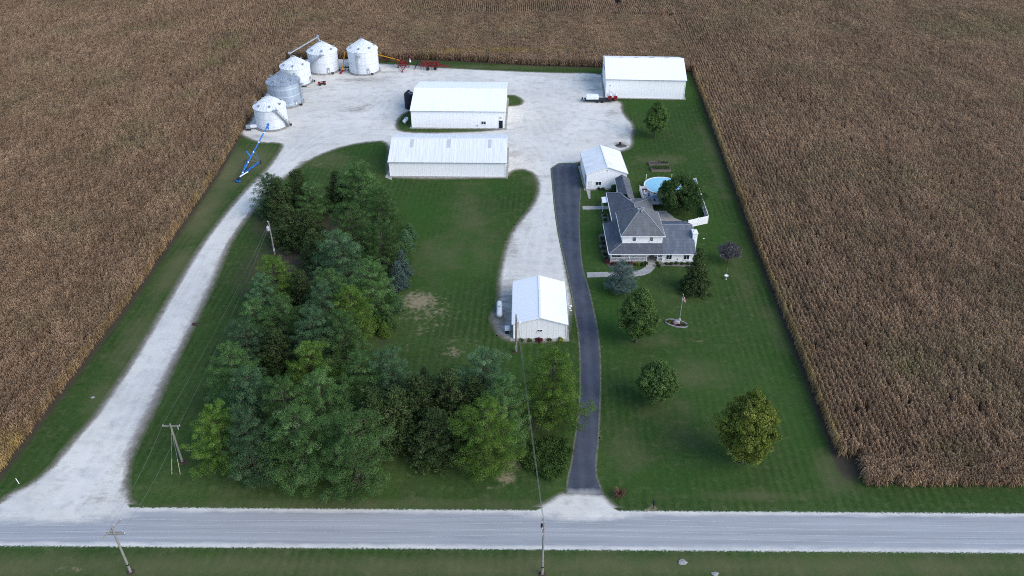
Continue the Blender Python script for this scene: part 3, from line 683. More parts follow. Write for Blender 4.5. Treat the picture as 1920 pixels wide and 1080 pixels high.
def puffs(cen, rad, per, rng, leaf, up=.35, flat=.75, spiky=.3, rough=.7):
    """clumps of leaves round given centres"""
    n = len(cen); N = n * per
    c = np.repeat(cen, per, 0); r = np.repeat(rad, per)
    d = rng.normal(size=(N, 3)); d[:, 2] = d[:, 2] + up; d /= np.linalg.norm(d, axis=1, keepdims=True)
    k = rng.uniform(.45, 1.05, N) ** .5
    sp = rng.random(N) < spiky; k = np.where(sp, k * rng.uniform(1.0, 1.35, N), k)
    p = c + d * (r * k)[:, None] * [1, 1, flat]
    nr = d + rng.normal(size=(N, 3)) * rough; nr[:, 2] += .3
    sz = leaf * rng.uniform(.6, 1.3, N)
    return p, nr, sz
def trunk_mesh(name, H, r0, limbs, m):
    b = MB(); pts = [Vector((0, 0, -.2))]
    b.tube((0, 0, -.2), (.05, .02, H * .35), r0 * 1.1, r0 * .8, 9, False); b.tube((.05, .02, H * .35), (0, .04, H * .7), r0 * .8, r0 * .45, 8, False); b.tube((0, .04, H * .7), (0, 0, H * .97), r0 * .45, .03, 6, False)
    for a, e, r in limbs: b.tube(a, e, r, r * .35, 5, False)
    me = bpy.data.meshes.new(name); me.from_pydata([tuple(v) for v in b.v], [], b.f); me.shade_smooth(); me.materials.append(m); return me
def conifer(kind, seed, H, Rm):
    rng = np.random.default_rng(seed); cen, rad, tint, limbs = [], [], [], []
    if kind == 'pine':
        z = .09 * H; lop = rng.uniform(0, 6.28, 3)
        while z < .95 * H:
            t = z / H; f = min(1.0, .80 + 1.1 * t) * (1 - max(0, (t - .22)) / .82) ** .62
            nb = int(rng.integers(6, 9)) if t < .7 else int(rng.integers(4, 6)); a0 = rng.uniform(0, 6.28)
            for i in range(nb):
                a = a0 + 6.283 * i / nb + rng.normal(0, .18); zb = z + rng.normal(0, .18)
                lob = 1 + .10 * math.sin(2 * a + lop[0]) + .10 * math.sin(3 * a + lop[1] + 4 * t)
                Lb = Rm * f * lob * rng.uniform(.68, 1.12); rise = rng.uniform(.04, .20) * Lb + .30 * t * Lb
                e = np.array([math.cos(a) * Lb, math.sin(a) * Lb, zb + rise - .07 * Lb * (t < .3)]); bt = rng.normal(.45, .20)
                limbs.append(((0, 0, zb), tuple(e * .95), .05 + .045 * (1 - t)))
                nt = max(3, int(Lb * 2.0)); side = np.array([-math.sin(a), math.cos(a), 0])
                for j in range(nt):
                    u = .30 + .72 * (j + rng.uniform(.2, .9)) / nt
                    w = side * rng.normal(0, 1) * (.10 + .16 * Lb * (1 - abs(u - .7)))
                    cen.append(np.array([0, 0, zb]) * (1 - u) + e * u + w + [0, 0, .14 * Lb * u * u + rng.normal(0, .09)])
                    rad.append(rng.uniform(.36, .70) * (1.1 - .35 * t)); tint.append(np.clip(bt + rng.normal(0, .14), 0, 1))
            z += H * rng.uniform(.062, .088)
        for _ in range(5): cen.append(np.array([rng.normal(0, .18), rng.normal(0, .18), H * rng.uniform(.92, .995)])); rad.append(.30); tint.append(.5)
        per, leaf, kw = 96, .092, dict(up=.55, flat=.80, spiky=.42, rough=.6)
    elif kind == 'cedar':
        z = .04 * H; lop = rng.uniform(0, 6.28, 3)
        while z < .97 * H:
            t = z / H; Lm = Rm * min(1, .82 + 1.2 * t) * (1 - max(0, t - .15) / .88) ** .58 + .1; nb = max(6, int(Lm * 4.2)); a0 = rng.uniform(0, 6.28)
            for i in range(nb):
                a = a0 + 6.283 * i / nb + rng.normal(0, .15); Lb = Lm * rng.uniform(.66, 1.12) * (1 + .12 * math.sin(3 * a + lop[0]))
                e = np.array([math.cos(a) * Lb, math.sin(a) * Lb, z + .04 * Lb]); limbs.append(((0, 0, z), tuple(e * .95), .035)); bt = rng.normal(.42, .22); zz = rng.normal(0, .15)
                for j in range(max(3, int(Lb * 3.0))):
                    u = .25 + .78 * rng.random(); w = np.array([-math.sin(a), math.cos(a), 0]) * rng.normal(0, .14) * Lb * .8
                    cen.append(np.array([0, 0, z]) * (1 - u) + e * u + w + [0, 0, zz + .10 * Lb * math.sin(u * 2.6) + rng.normal(0, .06)]); rad.append(rng.uniform(.20, .38)); tint.append(np.clip(bt + rng.normal(0, .14), 0, 1))
            z += H * rng.uniform(.05, .07)
        cen.append(np.array([0, 0, H * .98])); rad.append(.22); tint.append(.5)
        per, leaf, kw = 24, .125, dict(up=.35, flat=.8, spiky=.55, rough=.85)
    else:  # spruce
        z = .05 * H
        while z < .97 * H:
            t = z / H; Lm = Rm * (1 - t) ** .85 + .08; nb = max(5, int(Lm * 7)); a0 = rng.uniform(0, 6.28)
            for i in range(nb):
                a = a0 + 6.283 * i / nb + rng.normal(0, .12); Lb = Lm * rng.uniform(.78, 1.1)
                e = np.array([math.cos(a) * Lb, math.sin(a) * Lb, z - .10 * Lb]); limbs.append(((0, 0, z + .1), tuple(e), .03)); bt = rng.uniform(0, .3)
                for j in range(max(2, int(Lb * 3.2))):
                    u = rng.uniform(.25, 1.02); w = np.array([-math.sin(a), math.cos(a), 0]) * rng.normal(0, .16) * Lb * .6
                    cen.append(np.array([0, 0, z + .1]) * (1 - u) + e * u + w + [0, 0, rng.normal(0, .05)]); rad.append(rng.uniform(.18, .34)); tint.append(np.clip(.35 + bt + rng.normal(0, .15), 0, 1))
            z += H * rng.uniform(.045, .065)
        cen.append(np.array([0, 0, H * .98])); rad.append(.2); tint.append(.6)
        per, leaf, kw = 22, .115, dict(up=.25, flat=.7, spiky=.5, rough=.8)
    cen, rad, tint = np.array(cen), np.array(rad), np.array(tint)
    p, nr, sz = puffs(cen, rad, per, rng, leaf, **kw)
    tn = np.clip(np.repeat(tint, per) + rng.normal(0, .12, len(p)), 0, 1)
    return (p, nr, sz, tn, rng), limbs
def deciduous(seed, H, Rx, base, shape='egg', clumps=300, per=104, leaf=.112, flat=.8):
    rng = np.random.default_rng(seed); cen, rad, tint, limbs = [], [], [], []
    ph = rng.uniform(0, 6.28, 6); cz = (H + base) / 2; hz = (H - base) / 2
    for i in range(clumps):
        d = rng.normal(size=3); d /= np.linalg.norm(d); k = rng.uniform(.30, 1) ** .45
        a = math.atan2(d[1], d[0]); lob = 1 + .12 * math.sin(3 * a + ph[0] + 2 * d[2]) + .09 * math.sin(5 * a + ph[1] - 3 * d[2]) + .08 * math.sin(6 * d[2] + ph[2])
        zz = d[2] * k; w = 1.0
        if shape == 'egg': w = 1 - .52 * max(0, zz) ** 1.2 - .10 * max(0, -zz)
        cen.append(np.array([d[0] * k * Rx * lob * w, d[1] * k * Rx * lob * w, cz + zz * hz * (.92 + .08 * lob)])); rad.append(rng.uniform(.20, .66) * (Rx / 3.2) ** .5)
        tint.append(np.clip(rng.normal(.48, .22), 0, 1))
    for i in range(16):
        a = rng.uniform(0, 6.28); z0 = base * .7 + rng.uniform(0, .45) * (H - base); r = Rx * rng.uniform(.5, .8)
        limbs.append(((0, 0, z0), (math.cos(a) * r, math.sin(a) * r, z0 + rng.uniform(.5, 1.6)), .06))
    cen, rad, tint = np.array(cen), np.array(rad), np.array(tint)
    p, nr, sz = puffs(cen, rad, per, rng, leaf, up=.25, flat=flat, spiky=.3, rough=.75)
    tn = np.clip(np.repeat(tint, per) + rng.normal(0, .13, len(p)), 0, 1)
    return (p, nr, sz, tn, rng), limbs
_crowns = {}
def crown_proto(key, maker, H, r0, aspect=.5):
    """geometry arrays once per kind; a mesh per foliage colour"""
    if key not in _crowns:
        data, limbs = maker(); _crowns[key] = (data, trunk_mesh('trunk', H, r0, limbs, M['bark']), {}, aspect)
    return _crowns[key]
def place_tree(name, key, mat, base, sx, sz, rz, label, cat, group=None):
    data, tm, cache, asp = _crowns[key]
    if mat not in cache: cache[mat] = leaf_mesh('crown', data[0], data[1], data[2], data[3], np.random.default_rng(3), M[mat], asp)
    t = thing(name, label, cat, base, rz, group); t.scale = (sx, sx, sz)
    for n, me in (('trunk', tm), ('crown', cache[mat])):
        o = bpy.data.objects.new(n, me); C.objects.link(o); o.parent = t
    return t
for i in range(4): crown_proto('pine%d' % i, lambda i=i: conifer('pine', 11 + i, 13.0, 4.5), 13.0, .24, .34)
for i in range(2): crown_proto('cedar%d' % i, lambda i=i: conifer('cedar', 31 + i, 9.0, 2.7), 9.0, .16, .40)
for i in range(2): crown_proto('spruce%d' % i, lambda i=i: conifer('spruce', 41 + i, 6.0, 1.9), 6.0, .10, .36)

def apex_tree(name, key, mat, ax, ay, H, Rm, label, group):
    H0, R0 = dict(pine=(13.0, 4.6), cedar=(9.0, 2.75), spruce=(6.0, 1.95))[key[:-1]]
    c = P(ax, ay, H); rng = random.Random(ax * 31 + ay)
    return place_tree(name, key, mat, (c.x, c.y, 0), Rm / R0 * (1.22 if key[:-1] == 'pine' else 1.3 if key[:-1] == 'cedar' else 1.08), H / H0, rng.uniform(0, 6.28), label, 'tree', group)
G = 'trees of the windbreak'
WIND = [  # name, proto, foliage, apex pixel, height, crown radius, label
 ('pine_tree','pine0','pine',668,303,12.5,5.0,'tall broad pine at the north end of the windbreak, nearest the long white shed'),
 ('pine_tree','pine1','pine',713,352,11,3.8,'green pine on the east edge near the north end, beside the open lawn'),
 ('cedar_tree','cedar0','cedar',628,322,9,2.6,'bronze green cedar tucked against the left side of the tallest northern pine'),
 ('pine_tree','pine2','pine_blue',500,322,10,3.6,'blue-tinged pine overhanging the white lane at the windbreak northwest corner'),
 ('cedar_tree','cedar1','cedar',516,335,9.5,3.2,'dull brown-green cedar just behind the pine that overhangs the white lane'),
 ('cedar_tree','cedar0','cedar',556,318,9.5,3.0,'dark cedar standing second from the lane in the north row of the windbreak'),
 ('pine_tree','pine3','pine',578,338,9.5,3.0,'dark green pine between the north row cedars and the tallest pine'),
 ('cedar_tree','cedar1','cedar',535,385,9,3.2,'very dark cedar in the shade to the right of the transformer pole'),
 ('cedar_tree','cedar0','cedar',572,390,9,3.2,'dark cedar in the middle of the north part of the windbreak'),
 ('pine_tree','pine1','pine',655,378,12.5,4.4,'big green pine in the middle of the north part, below the tallest northern pine'),
 ('pine_tree','pine2','pine',712,410,11.5,3.8,'green pine on the east edge, left of the twin small spruces'),
 ('pine_tree','pine3','pine_blue',628,430,12.5,4.6,'wide bluish pine in the centre of the windbreak above the pale green pine row'),
 ('cedar_tree','cedar1','cedar',585,432,9,2.6,'bronze cedar on the left flank of the wide bluish central pine'),
 ('pine_tree','pine0','pine',691,488,12,4.0,'dense green pine on the east edge, left of the silvery spruces'),
 ('pine_tree','pine1','pine_yellow',508,480,11,4.2,'rounded light green pine in front of the transformer pole'),
 ('pine_tree','pine2','pine_blue',486,514,10.5,3.4,'bluish pine at the lane side just below the rounded light green pine'),
 ('cedar_tree','cedar0','cedar',557,508,9,2.6,'olive brown cedar right of the rounded light green pine'),
 ('pine_tree','pine3','pine',613,502,12,3.8,'green pine behind the silvery blue central pine'),
 ('pine_tree','pine2','pine_blue',599,531,12.5,4.2,'silvery blue-green pine near the centre of the windbreak'),
 ('pine_tree','pine0','pine_yellow',650,534,11.5,3.8,'yellowish green pine on the east side above the bare brown ground'),
 ('pine_tree','pine1','pine',521,553,12,4.0,'mid green pine left of the silvery central pine'),
 ('pine_tree','pine3','pine',470,560,11,3.6,'green pine on the lane edge halfway down the windbreak'),
 ('pine_tree','pine0','pine_blue',581,578,12.5,4.2,'pale bluish pine in front of the silvery blue-green central pine'),
 ('pine_tree','pine2','pine',636,584,12,4.2,'dark blue-green pine on the east side beside the bare brown ground'),
 ('pine_tree','pine1','pine_blue',452,598,11,3.6,'bluish pine on the lane edge above the south cluster'),
 ('cedar_tree','cedar1','cedar',512,620,9.5,3.0,'nearly black cedar in the gap above the south cluster of pines'),
 ('pine_tree','pine3','pine_yellow',574,638,11,3.4,'small bright green pine standing out in the middle of the dark gap'),
 ('pine_tree','pine0','pine',425,648,12.5,4.0,'green pine at the upper left of the south cluster, nearest the lane'),
 ('pine_tree','pine2','pine_blue',458,692,13,4.2,'pale-tipped pine in the middle of the south cluster'),
 ('pine_tree','pine1','pine',522,706,13,4.0,'green pine at the heart of the south cluster, right of the pale-tipped pine'),
 ('pine_tree','pine3','pine',592,694,13,4.0,'pointed green pine at the top right of the south cluster'),
 ('pine_tree','pine2','pine_yellow',392,757,11.5,3.6,'yellow-green pine beside the pole with the single cross-arm'),
 ('pine_tree','pine0','pine_blue',452,772,12,3.6,'bluish pine behind and right of the yellow-green pine by the pole'),
 ('pine_tree','pine3','pine',548,762,13.5,4.6,'large dark green pine at the front of the south cluster facing the road'),
 ('pine_tree','pine1','pine',652,774,13.5,4.4,'light-topped pine at the right front of the south cluster'),
 ('pine_tree','pine2','pine_blue',722,655,12.5,4.0,'bluish round-topped pine at the left end of the east-west row'),
 ('pine_tree','pine0','pine',672,664,12,3.8,'dark green pine joining the south cluster to the east-west row'),
 ('cedar_tree','cedar0','cedar',700,742,9.5,3.4,'dark cedar below the bluish round-topped pine, facing the road'),
 ('spruce_tree','spruce0','pine_blue',795,686,7,2.0,'small pointed spruce peeping over the east-west cedar row'),
 ('spruce_tree','spruce1','pine_blue',842,690,7,2.0,'small bluish spruce behind the right end of the cedar row'),
 ('cedar_tree','cedar1','cedar',782,706,11,3.8,'olive-tipped tall cedar in the middle of the east-west row'),
 ('cedar_tree','cedar0','cedar',835,698,11,3.6,'dark tall cedar right of the olive-tipped cedar'),
 ('cedar_tree','cedar1','cedar',738,730,10.5,3.4,'blackish cedar at the front of the row, left of the olive-tipped cedar'),
 ('cedar_tree','cedar0','cedar',815,772,8.5,3.2,'low dark cedar at the foot of the row beside the bright green pine'),
 ('pine_tree','pine3','pine_blue',906,650,12.5,4.3,'dark bluish pine behind the row, left of the service pole'),
 ('cedar_tree','cedar1','cedar',887,708,9.5,2.6,'bronze cedar squeezed between the bright green pine and the dark bluish pine'),
 ('pine_tree','pine2','pine',944,704,12.5,3.6,'mid green pine directly behind the bright green roadside pine'),
 ('pine_tree','pine1','pine_yellow',910,745,13.5,4.1,'bright green pine standing forward at the road end of the row'),
 ('pine_tree','pine2','pine_yellow',1040,650,14,4.3,'lone large pine between the wires and the asphalt drive'),
]
for n, k, m, ax, ay, H, Rm, lab in WIND: apex_tree(n, k, m, ax, ay, H, Rm, lab, G)
SMALL = [('spruce1','pine_blue',766,417,3.6,1.5,'small dark spruce, northernmost of the row along the lawn'),('spruce0','pine_blue',759,430,4.2,1.8,'small dark spruce just below the northernmost one along the lawn'),('spruce0','spruce_blue',751,468,5.5,1.9,'silvery spruce in the lawn-edge row, upper of the silvery pair'),('spruce1','spruce_blue',742,489,5.8,2.1,'silvery spruce in the lawn-edge row, lower of the silvery pair'),('spruce0','pine_blue',732,533,5.5,2.0,'blue-green spruce standing beside the bare patch of lawn'),('spruce1','pine',722,577,4.2,1.8,'dark little spruce below the blue-green one along the lawn'),('spruce0','pine_yellow',719,603,2.8,1.3,'smallest yellowish spruce at the south end of the lawn-edge row')]
for k, m, ax, ay, H, Rm, lab in SMALL: apex_tree('spruce_tree', k, m, ax, ay, H, Rm, lab, 'small spruces along the lawn edge')
apex_tree('spruce_tree', 'pine3', 'spruce_blue', 1169, 489, 6.8, 2.75, 'silvery blue spruce in front of the house porch', None)
apex_tree('spruce_tree', 'spruce0', 'cedar', 1314, 464, 9.4, 2.95, 'dark pyramid-shaped evergreen by the right front corner of the house', None)
def dtree(key, px, ytop, ybot, hw, mat, label, name='shade_tree', base=1.2, clumps=300, leaf=.112, shape='egg', per=104):
    """lawn tree: crown between two image rows, half-width in pixels"""
    f = P(px, ybot); sc = (f.y ** 2 + CH ** 2) ** .5; w = hw / F * sc * .97
    y = f.y + w * .55; u = lambda yy: -(yy - 540) / F
    a = u(ytop); H = CH + y * (-ST + a * CT) / (CT + a * ST); x = (px - 960) / F * (y * CT + (CH - H * .5) * ST)
    data = deciduous(hash(key) % 1000 if 0 else sum(map(ord, key)), H, w / 1.05, base, shape, clumps, per, leaf)
    _crowns[key] = (data[0], trunk_mesh('trunk', H * .85, .05 + H * .016, data[1], M['bark']), {}, .6)
    t = place_tree(name, key, mat, (x, y, 0), 1, 1, 0, label, 'tree'); return t
dtree('lawn a', 1231, 191, 263, 24, 'leaf_mid', 'lone young tree on the grass in front of the northeast barn', clumps=300)
dtree('maple', 1275, 337, 412, 46, 'leaf_dark', 'dark broad maple inside the white pool fence behind the house', base=1.4, clumps=480, shape='round', leaf=.118)
dtree('lawn b', 1197, 543, 655, 40, 'leaf_mid', 'green shade tree on the lawn nearest the flagpole bed', clumps=430)
dtree('lawn c', 1233, 679, 771, 39, 'leaf_mid', 'medium green shade tree in the middle of the three in a line down the lawn', clumps=420)
dtree('lawn d', 1405, 737, 889, 54, 'leaf_yellow', 'large yellow-green shade tree nearest the road and the corn', clumps=560, leaf=.118)
dtree('redbud', 1367, 458, 500, 23, 'leaf_purple', 'small bare purplish tree beside the garden pole east of the house', 'ornamental_tree', base=1.3, clumps=150, leaf=.11, shape='round', per=40)

# ---------------------------------------------------------------- shrubs and plants
def bush(name, x, y, r, h, mat, label, cat='shrub', group=None, n=26, per=34, leaf=.09, seed=1, flat=1):
    rng = np.random.default_rng(seed + int(x * 13 + y * 7)); d = rng.normal(size=(n, 3)); d[:, 2] = np.abs(d[:, 2]); d /= np.linalg.norm(d, axis=1, keepdims=True)
    c = d * rng.uniform(.45, .9, (n, 1)) * [r, r, h * .9]; c[:, 2] += .05
    p, nr, sz = puffs(c, np.full(n, min(r, h) * .42), per, rng, leaf, up=.4, flat=.9)
    tn = np.clip(np.repeat(rng.uniform(.1, .8, n), per) + rng.normal(0, .12, n * per), 0, 1)
    me = leaf_mesh(name, p, nr, sz, tn, rng, M[mat], .55)
    st = bpy.data.objects.new(name, me); C.objects.link(st); st.location = (x, y, .02)
    return tag(st, label, cat, group)
def sprays(name, base, n, L, mat, label, cat, seed=3, w=.02, spread=.9):
    """clump of arching blades"""
    rng = random.Random(seed); b = MB()
    for i in range(n):
        a = rng.uniform(0, 6.28); s = rng.uniform(.1, spread) * L; h = L * rng.uniform(.65, 1.05); d = Vector((math.cos(a), math.sin(a), 0)); q = Vector((-d.y, d.x, 0)) * w
        p0 = Vector(base) + d * rng.uniform(0, .28 * L); p1 = p0 + d * s * .4 + Vector((0, 0, h * .75)); p2 = p0 + d * s + Vector((0, 0, h * rng.uniform(.6, 1.0)))
        b.add([p0 - q, p0 + q, p1 + q, p1 - q], [(0, 1, 2, 3)]); b.add([p1 - q, p1 + q, p2 + q * .3, p2 - q * .3], [(0, 1, 2, 3)])
    o = solo(name, b, M[mat], label, cat, base=base)
    add_attr(o.data, 'tint', np.repeat(np.random.default_rng(seed).uniform(0, 1, n), 8)); return o
def shrub_area():
    # low dense ground cover below the lone pine
    pl = poly((975,850),(1000,828),(1040,822),(1068,828),(1072,850),(1062,880),(1048,898),(1025,906),(1000,896),(980,880)); rng = np.random.default_rng(9)
    q = np.stack([rng.uniform(0, 12, 3000), rng.uniform(72, 90, 3000)], 1); d = sdf(q, smooth_poly(pl)); q = q[d + .5 * np.sin(q[:, 0] * 2.1) * np.cos(q[:, 1] * 2.7) < -.15][:520]; n = len(q)
    c = np.concatenate([q, rng.uniform(.25, .75, (n, 1)) + .25 * np.sin(q[:, :1] * 1.7) * np.cos(q[:, 1:] * 1.3)], 1); c[:, 2] = np.maximum(c[:, 2], .15)
    p, nr, sz = puffs(c, np.full(n, .42), 34, rng, .11, up=.5, flat=.8)
    me = leaf_mesh('ground_cover', p, nr, sz, np.clip(np.repeat(rng.uniform(.05, .75, n), 34) + rng.normal(0, .12, n * 34), 0, 1), rng, M['shrub'])
    o = bpy.data.objects.new('ground_cover', me); C.objects.link(o); tag(o, 'dense low green ground cover beside the drive mouth', 'ground cover', None, 'stuff')
shrub_area()
# ---------------------------------------------------------------- buildings
def window(parent, c, w, h, n=(0, -1), panes=1, name='window', depth=.06):
    """window on a wall facing n: white frame with dark panes"""
    n = Vector((n[0], n[1], 0)).normalized(); u = Vector((-n.y, n.x, 0)); c = Vector(c) + n * .003
    rz = math.atan2(u.y, u.x); f = MB(); b = .07
    for s in (-1, 1):
        f.box(c + u * s * (w / 2 - b / 2) + n * depth / 2, (b, depth, h), rz)
        f.box(c + Vector((0, 0, s * (h / 2 - b / 2))) + n * depth / 2, (w - 2 * b - .004, depth, b), rz)
    for k in range(1, panes): f.box(c + u * (w * (k / panes - .5)) + n * depth / 2, (b * .8, depth * .9, h - 2 * b - .004), rz)
    o = part(name, f, M['white'], parent)
    g = MB().box(c + n * .02, (w - b, .02, h - b), rz); part('pane', g, M['glass'], o)
    s = MB().box(c + n * .07 - Vector((0, 0, h / 2 + .03)), (w + .12, .16, .05), rz); part('sill', s, M['white'], o)
    return o
def hung_window(parent, c, w, h, n=(0, -1)):
    o = window(parent, c, w, h, n, 1)
    n = Vector((n[0], n[1], 0)).normalized(); rz = math.atan2(n.x, -n.y)
    part('sash_bar', MB().box(Vector(c) + n * .05, (w - .15, .035, .08), rz), M['white'], o); return o
def gable_building(name, label, cat, fl, fr, depth, ze, zr, along=True, roof='roof_white', wall='wall_white', over=.3, th=.14, found=True, cap=True, wlip=None):
    """metal building: front wall between fl and fr, ridge along the front (along) or running back; returns root and frame"""
    fl, fr = Vector((fl[0], fl[1], 0)), Vector((fr[0], fr[1], 0)); u = (fr - fl).normalized(); v = Vector((-u.y, u.x, 0)); W = (fr - fl).length
    L = lambda a, b, z: fl + u * a + v * b + Vector((0, 0, z))
    t = thing(name, label, cat, L(W / 2, depth / 2, 0)); w = MB(); o = over
    if along:
        g = [(0, 0, 0), (W, 0, 0), (W, depth, 0), (0, depth, 0), (0, 0, ze), (W, 0, ze), (W, depth, ze), (0, depth, ze), (0, depth / 2, zr), (W, depth / 2, zr)]
        w.add([L(*p) for p in g], [(0, 1, 5, 4), (2, 3, 7, 6), (0, 4, 8, 7, 3), (1, 2, 6, 9, 5)])
        sl = (zr - ze) / (depth / 2); e = ze - sl * o
        r = MB(); c = .04
        r.slab([L(-o, -o, e + c + th), L(W + o, -o, e + c + th), L(W + o, depth / 2, zr + c + th), L(-o, depth / 2, zr + c + th)], th)
        r.slab([L(-o, depth / 2, zr + c + th), L(W + o, depth / 2, zr + c + th), L(W + o, depth + o, e + c + th), L(-o, depth + o, e + c + th)], th)
        ca = (L(-o - .02, depth / 2, zr + th + .06), L(W + o + .02, depth / 2, zr + th + .06))
        ed = [(L(-o, -o - .05, e + c + th * .5), L(W + o, -o - .05, e + c + th * .5))]
    else:
        g = [(0, 0, 0), (W, 0, 0), (W, depth, 0), (0, depth, 0), (0, 0, ze), (W, 0, ze), (W, depth, ze), (0, depth, ze), (W / 2, 0, zr), (W / 2, depth, zr)]
        w.add([L(*p) for p in g], [(0, 1, 5, 8, 4), (2, 3, 7, 9, 6), (0, 4, 7, 3), (1, 2, 6, 5)])
        sl = (zr - ze) / (W / 2); e = ze - sl * o
        r = MB(); c = .04
        r.slab([L(-o, -o, e + c + th), L(W / 2, -o, zr + c + th), L(W / 2, depth + o, zr + c + th), L(-o, depth + o, e + c + th)], th)
        r.slab([L(W / 2, -o, zr + c + th), L(W + o, -o, e + c + th), L(W + o, depth + o, e + c + th), L(W / 2, depth + o, zr + c + th)], th)
        ca = (L(W / 2, -o - .02, zr + th + .06), L(W / 2, depth + o + .02, zr + th + .06))
        ed = [(L(-o - .05, -o, e + c + th * .5), L(-o - .05, depth + o, e + c + th * .5)), (L(W + o + .05, -o, e + c + th * .5), L(W + o + .05, depth + o, e + c + th * .5))]
    part('wall', w, M[wall], t); ro = part('roof', r, M[roof], t)
    if cap: part('ridge_cap', MB().bar(ca[0], ca[1], .34, .05), M['white'], ro)
    for a, b in ed: part('gutter', MB().bar(a, b, .09, .12), M['gutter'], ro)
    for a, b in ((0, 0), (W, 0), (0, depth), (W, depth)): part('corner_trim', MB().box(L(a, b, ze / 2 + .05), (.16, .16, ze - .12), math.atan2(u.y, u.x)), M['white'], t)
    if found:
        f = MB(); k = .55; f.prism([L(-k, -k * 1.3, 0)[:2], L(W + k, -k * 1.3, 0)[:2], L(W + k, depth + k, 0)[:2], L(-k, depth + k, 0)[:2]], -.05, .07); part('foundation', f, M['found'], t)
    return t, L, u, v, W, ro
# long machine shed by the lawn
t, L, u, v, W, ro = gable_building('machine_shed', 'long white shed with streaked roof and three grey skylights, nearest the lawn', 'shed', (-28.37, 170.0), (-1.5, 169.55), 15.7, 3.65, 5.98, True, 'roof_old')
for a in (4.3, 13.0, 22.6):
    sl = (5.98 - 3.65) / 7.85; z = lambda b: 3.65 + .04 + .14 + sl * b + .012
    s = MB().slab([L(a, 4.6, z(4.6)), L(a + .85, 4.6, z(4.6)), L(a + .85, 7.5, z(7.5)), L(a, 7.5, z(7.5))], .01); part('skylight', s, pm('cloudy fibreglass panel', (.50, .51, .53), (.44, .45, .47), 2, .4), ro)
part('door', MB().box(L(W + .03, 8, 1.5), (.06, 4.2, 3.0)), M['wall_ribbed'], t)
# middle shed
t, L, u, v, W, ro = gable_building('workshop', 'clean white shed with a black door and one small window, behind the streaked one', 'shed', (-26.19, 198.5), (-1.96, 197.9), 21.2, 4.65, 6.78, True, 'roof_white')
window(t, L(W * .775, -.0, 1.55), 1.25, .85, -v[:2] if 0 else (-v.x, -v.y), 2)
d = part('door', MB().box(L(W * .975 - .35, -.035, 1.15), (.95, .07, 2.1)), pm('black door', (.02, .02, .022), None, 2, .5), t)
part('door_frame', MB().box(L(W * .975 - .90, -.045, 1.12), (.09, .09, 2.2)).box(L(W * .975 + .20, -.045, 1.12), (.09, .09, 2.2)).box(L(W * .975 - .35, -.045, 2.27), (1.2, .09, .1)), M['white'], d)
part('vent_hood', MB().box(L(W * .96, -.10, 3.0), (.45, .2, .3)), M['gutter'], t)
part('meter_box', MB().box(L(W * .71, -.08, .8), (.22, .14, .35)), M['gutter'], t)
part('overhead_door', MB().box(L(W + .03, 10, 2.0), (.06, 6, 3.9)), M['wall_ribbed'], t)
# north-east barn
t, L, u, v, W, ro = gable_building('barn', 'tall plain white barn at the far right corner beside the corn', 'barn', (26.6, 220.0), (48.65, 218.9), 19.8, 5.4, 8.24, True, 'roof_white', 'wall_white')
part('sliding_door', MB().box(L(-.05, 10, 2.4), (.08, 7.5, 4.6)), M['white'], t); part('door_track', MB().box(L(-.09, 10, 4.8), (.1, 9, .16)), M['gutter'], t)
part('wall_light', MB().box(L(1.1, -.07, 3.6), (.25, .14, .25)), M['gutter'], t)
for k in range(4): part('ridge_vent', MB().box(L(4.4 + k * 4.4, 19.8 / 2, 8.24 + .26), (1.2, .42, .07)), M['gutter'], ro)
part('door', MB().box(L(1.5, -.035, 1.1), (.9, .07, 2.05)), M['white'], t)
# garage near the drive, gable to the road
t, L, u, v, W, ro = gable_building('garage', 'white gabled garage beside the asphalt drive with a small twin window', 'garage', (.27, 108.3), (9.15, 108.2), 12.3, 3.15, 4.45, False, 'roof_white_y', 'wall_ribbed', .28)
window(t, L(W / 2 - .02, 0, 1.75), .95, .5, (-v.x, -v.y), 2)
part('overhead_door', MB().box(L(W / 2, 12.34, 1.3), (5, .06, 2.5)), M['white'], t)
# small garage by the house
t, L, u, v, W, ro = gable_building('garage', 'small white garage with stained pale roof joined to the house by a breezeway', 'garage', (16.85, 163.45), (25.75, 163.85), 11.3, 3.75, 5.35, False, 'roof_stain', 'wall_white', .28)
part('vent', MB().lathe([(.0, -.04), (.16, -.04), (.16, 0)], L(W * .5, 0, 4.5), 12, 'Y'), M['gutter'], t)
part('overhead_door', MB().box(L(-.03, 4.5, 1.3), (.06, 4.8, 2.5)), M['white'], t)
window(t, L(W * .30, 0, 1.4), 1.3, .9, (-v.x, -v.y), 2); part('door', MB().box(L(.8, -.035, 1.05), (.85, .07, 2.0)), M['white'], t)

# ---------------------------------------------------------------- the house
H = thing('farmhouse', 'white two-storey house with grey pyramid roof, wrap-around lower roof and front porch', 'house', (26, 140, 0))
ZE, ZL, ZC = 2.28, 3.45, 5.10        # lower eave, where the lower roof meets the upper wall, upper eave
w = MB()
def wallbox(x0, y0, x1, y1, z0, z1): w.prism([(x0, y0), (x1, y0), (x1, y1), (x0, y1)], z0, z1)
wallbox(21.35, 134.0, 29.1, 142.9, 0, ZC)                # core
wallbox(29.1 + .002, 132.36, 35.1, 144.2, 0, ZE + .12)    # east wing
wallbox(21.0, 142.9 + .002, 29.1, 153.7, 0, 2.5)         # rear block
wallbox(21.0, 153.7 + .002, 25.8, 156.3, 0, 2.5)
wallbox(23.4, 156.3 + .002, 25.8, 162.9, 0, 3.0)         # breezeway
part('wall', w, M['siding'], H)
g = MB(); zg = lambda y: ZE + .12 + (5.28 - ZE - .12) * (1 - abs(y - 137.9) / (5.4 if y < 137.9 else 6.3))
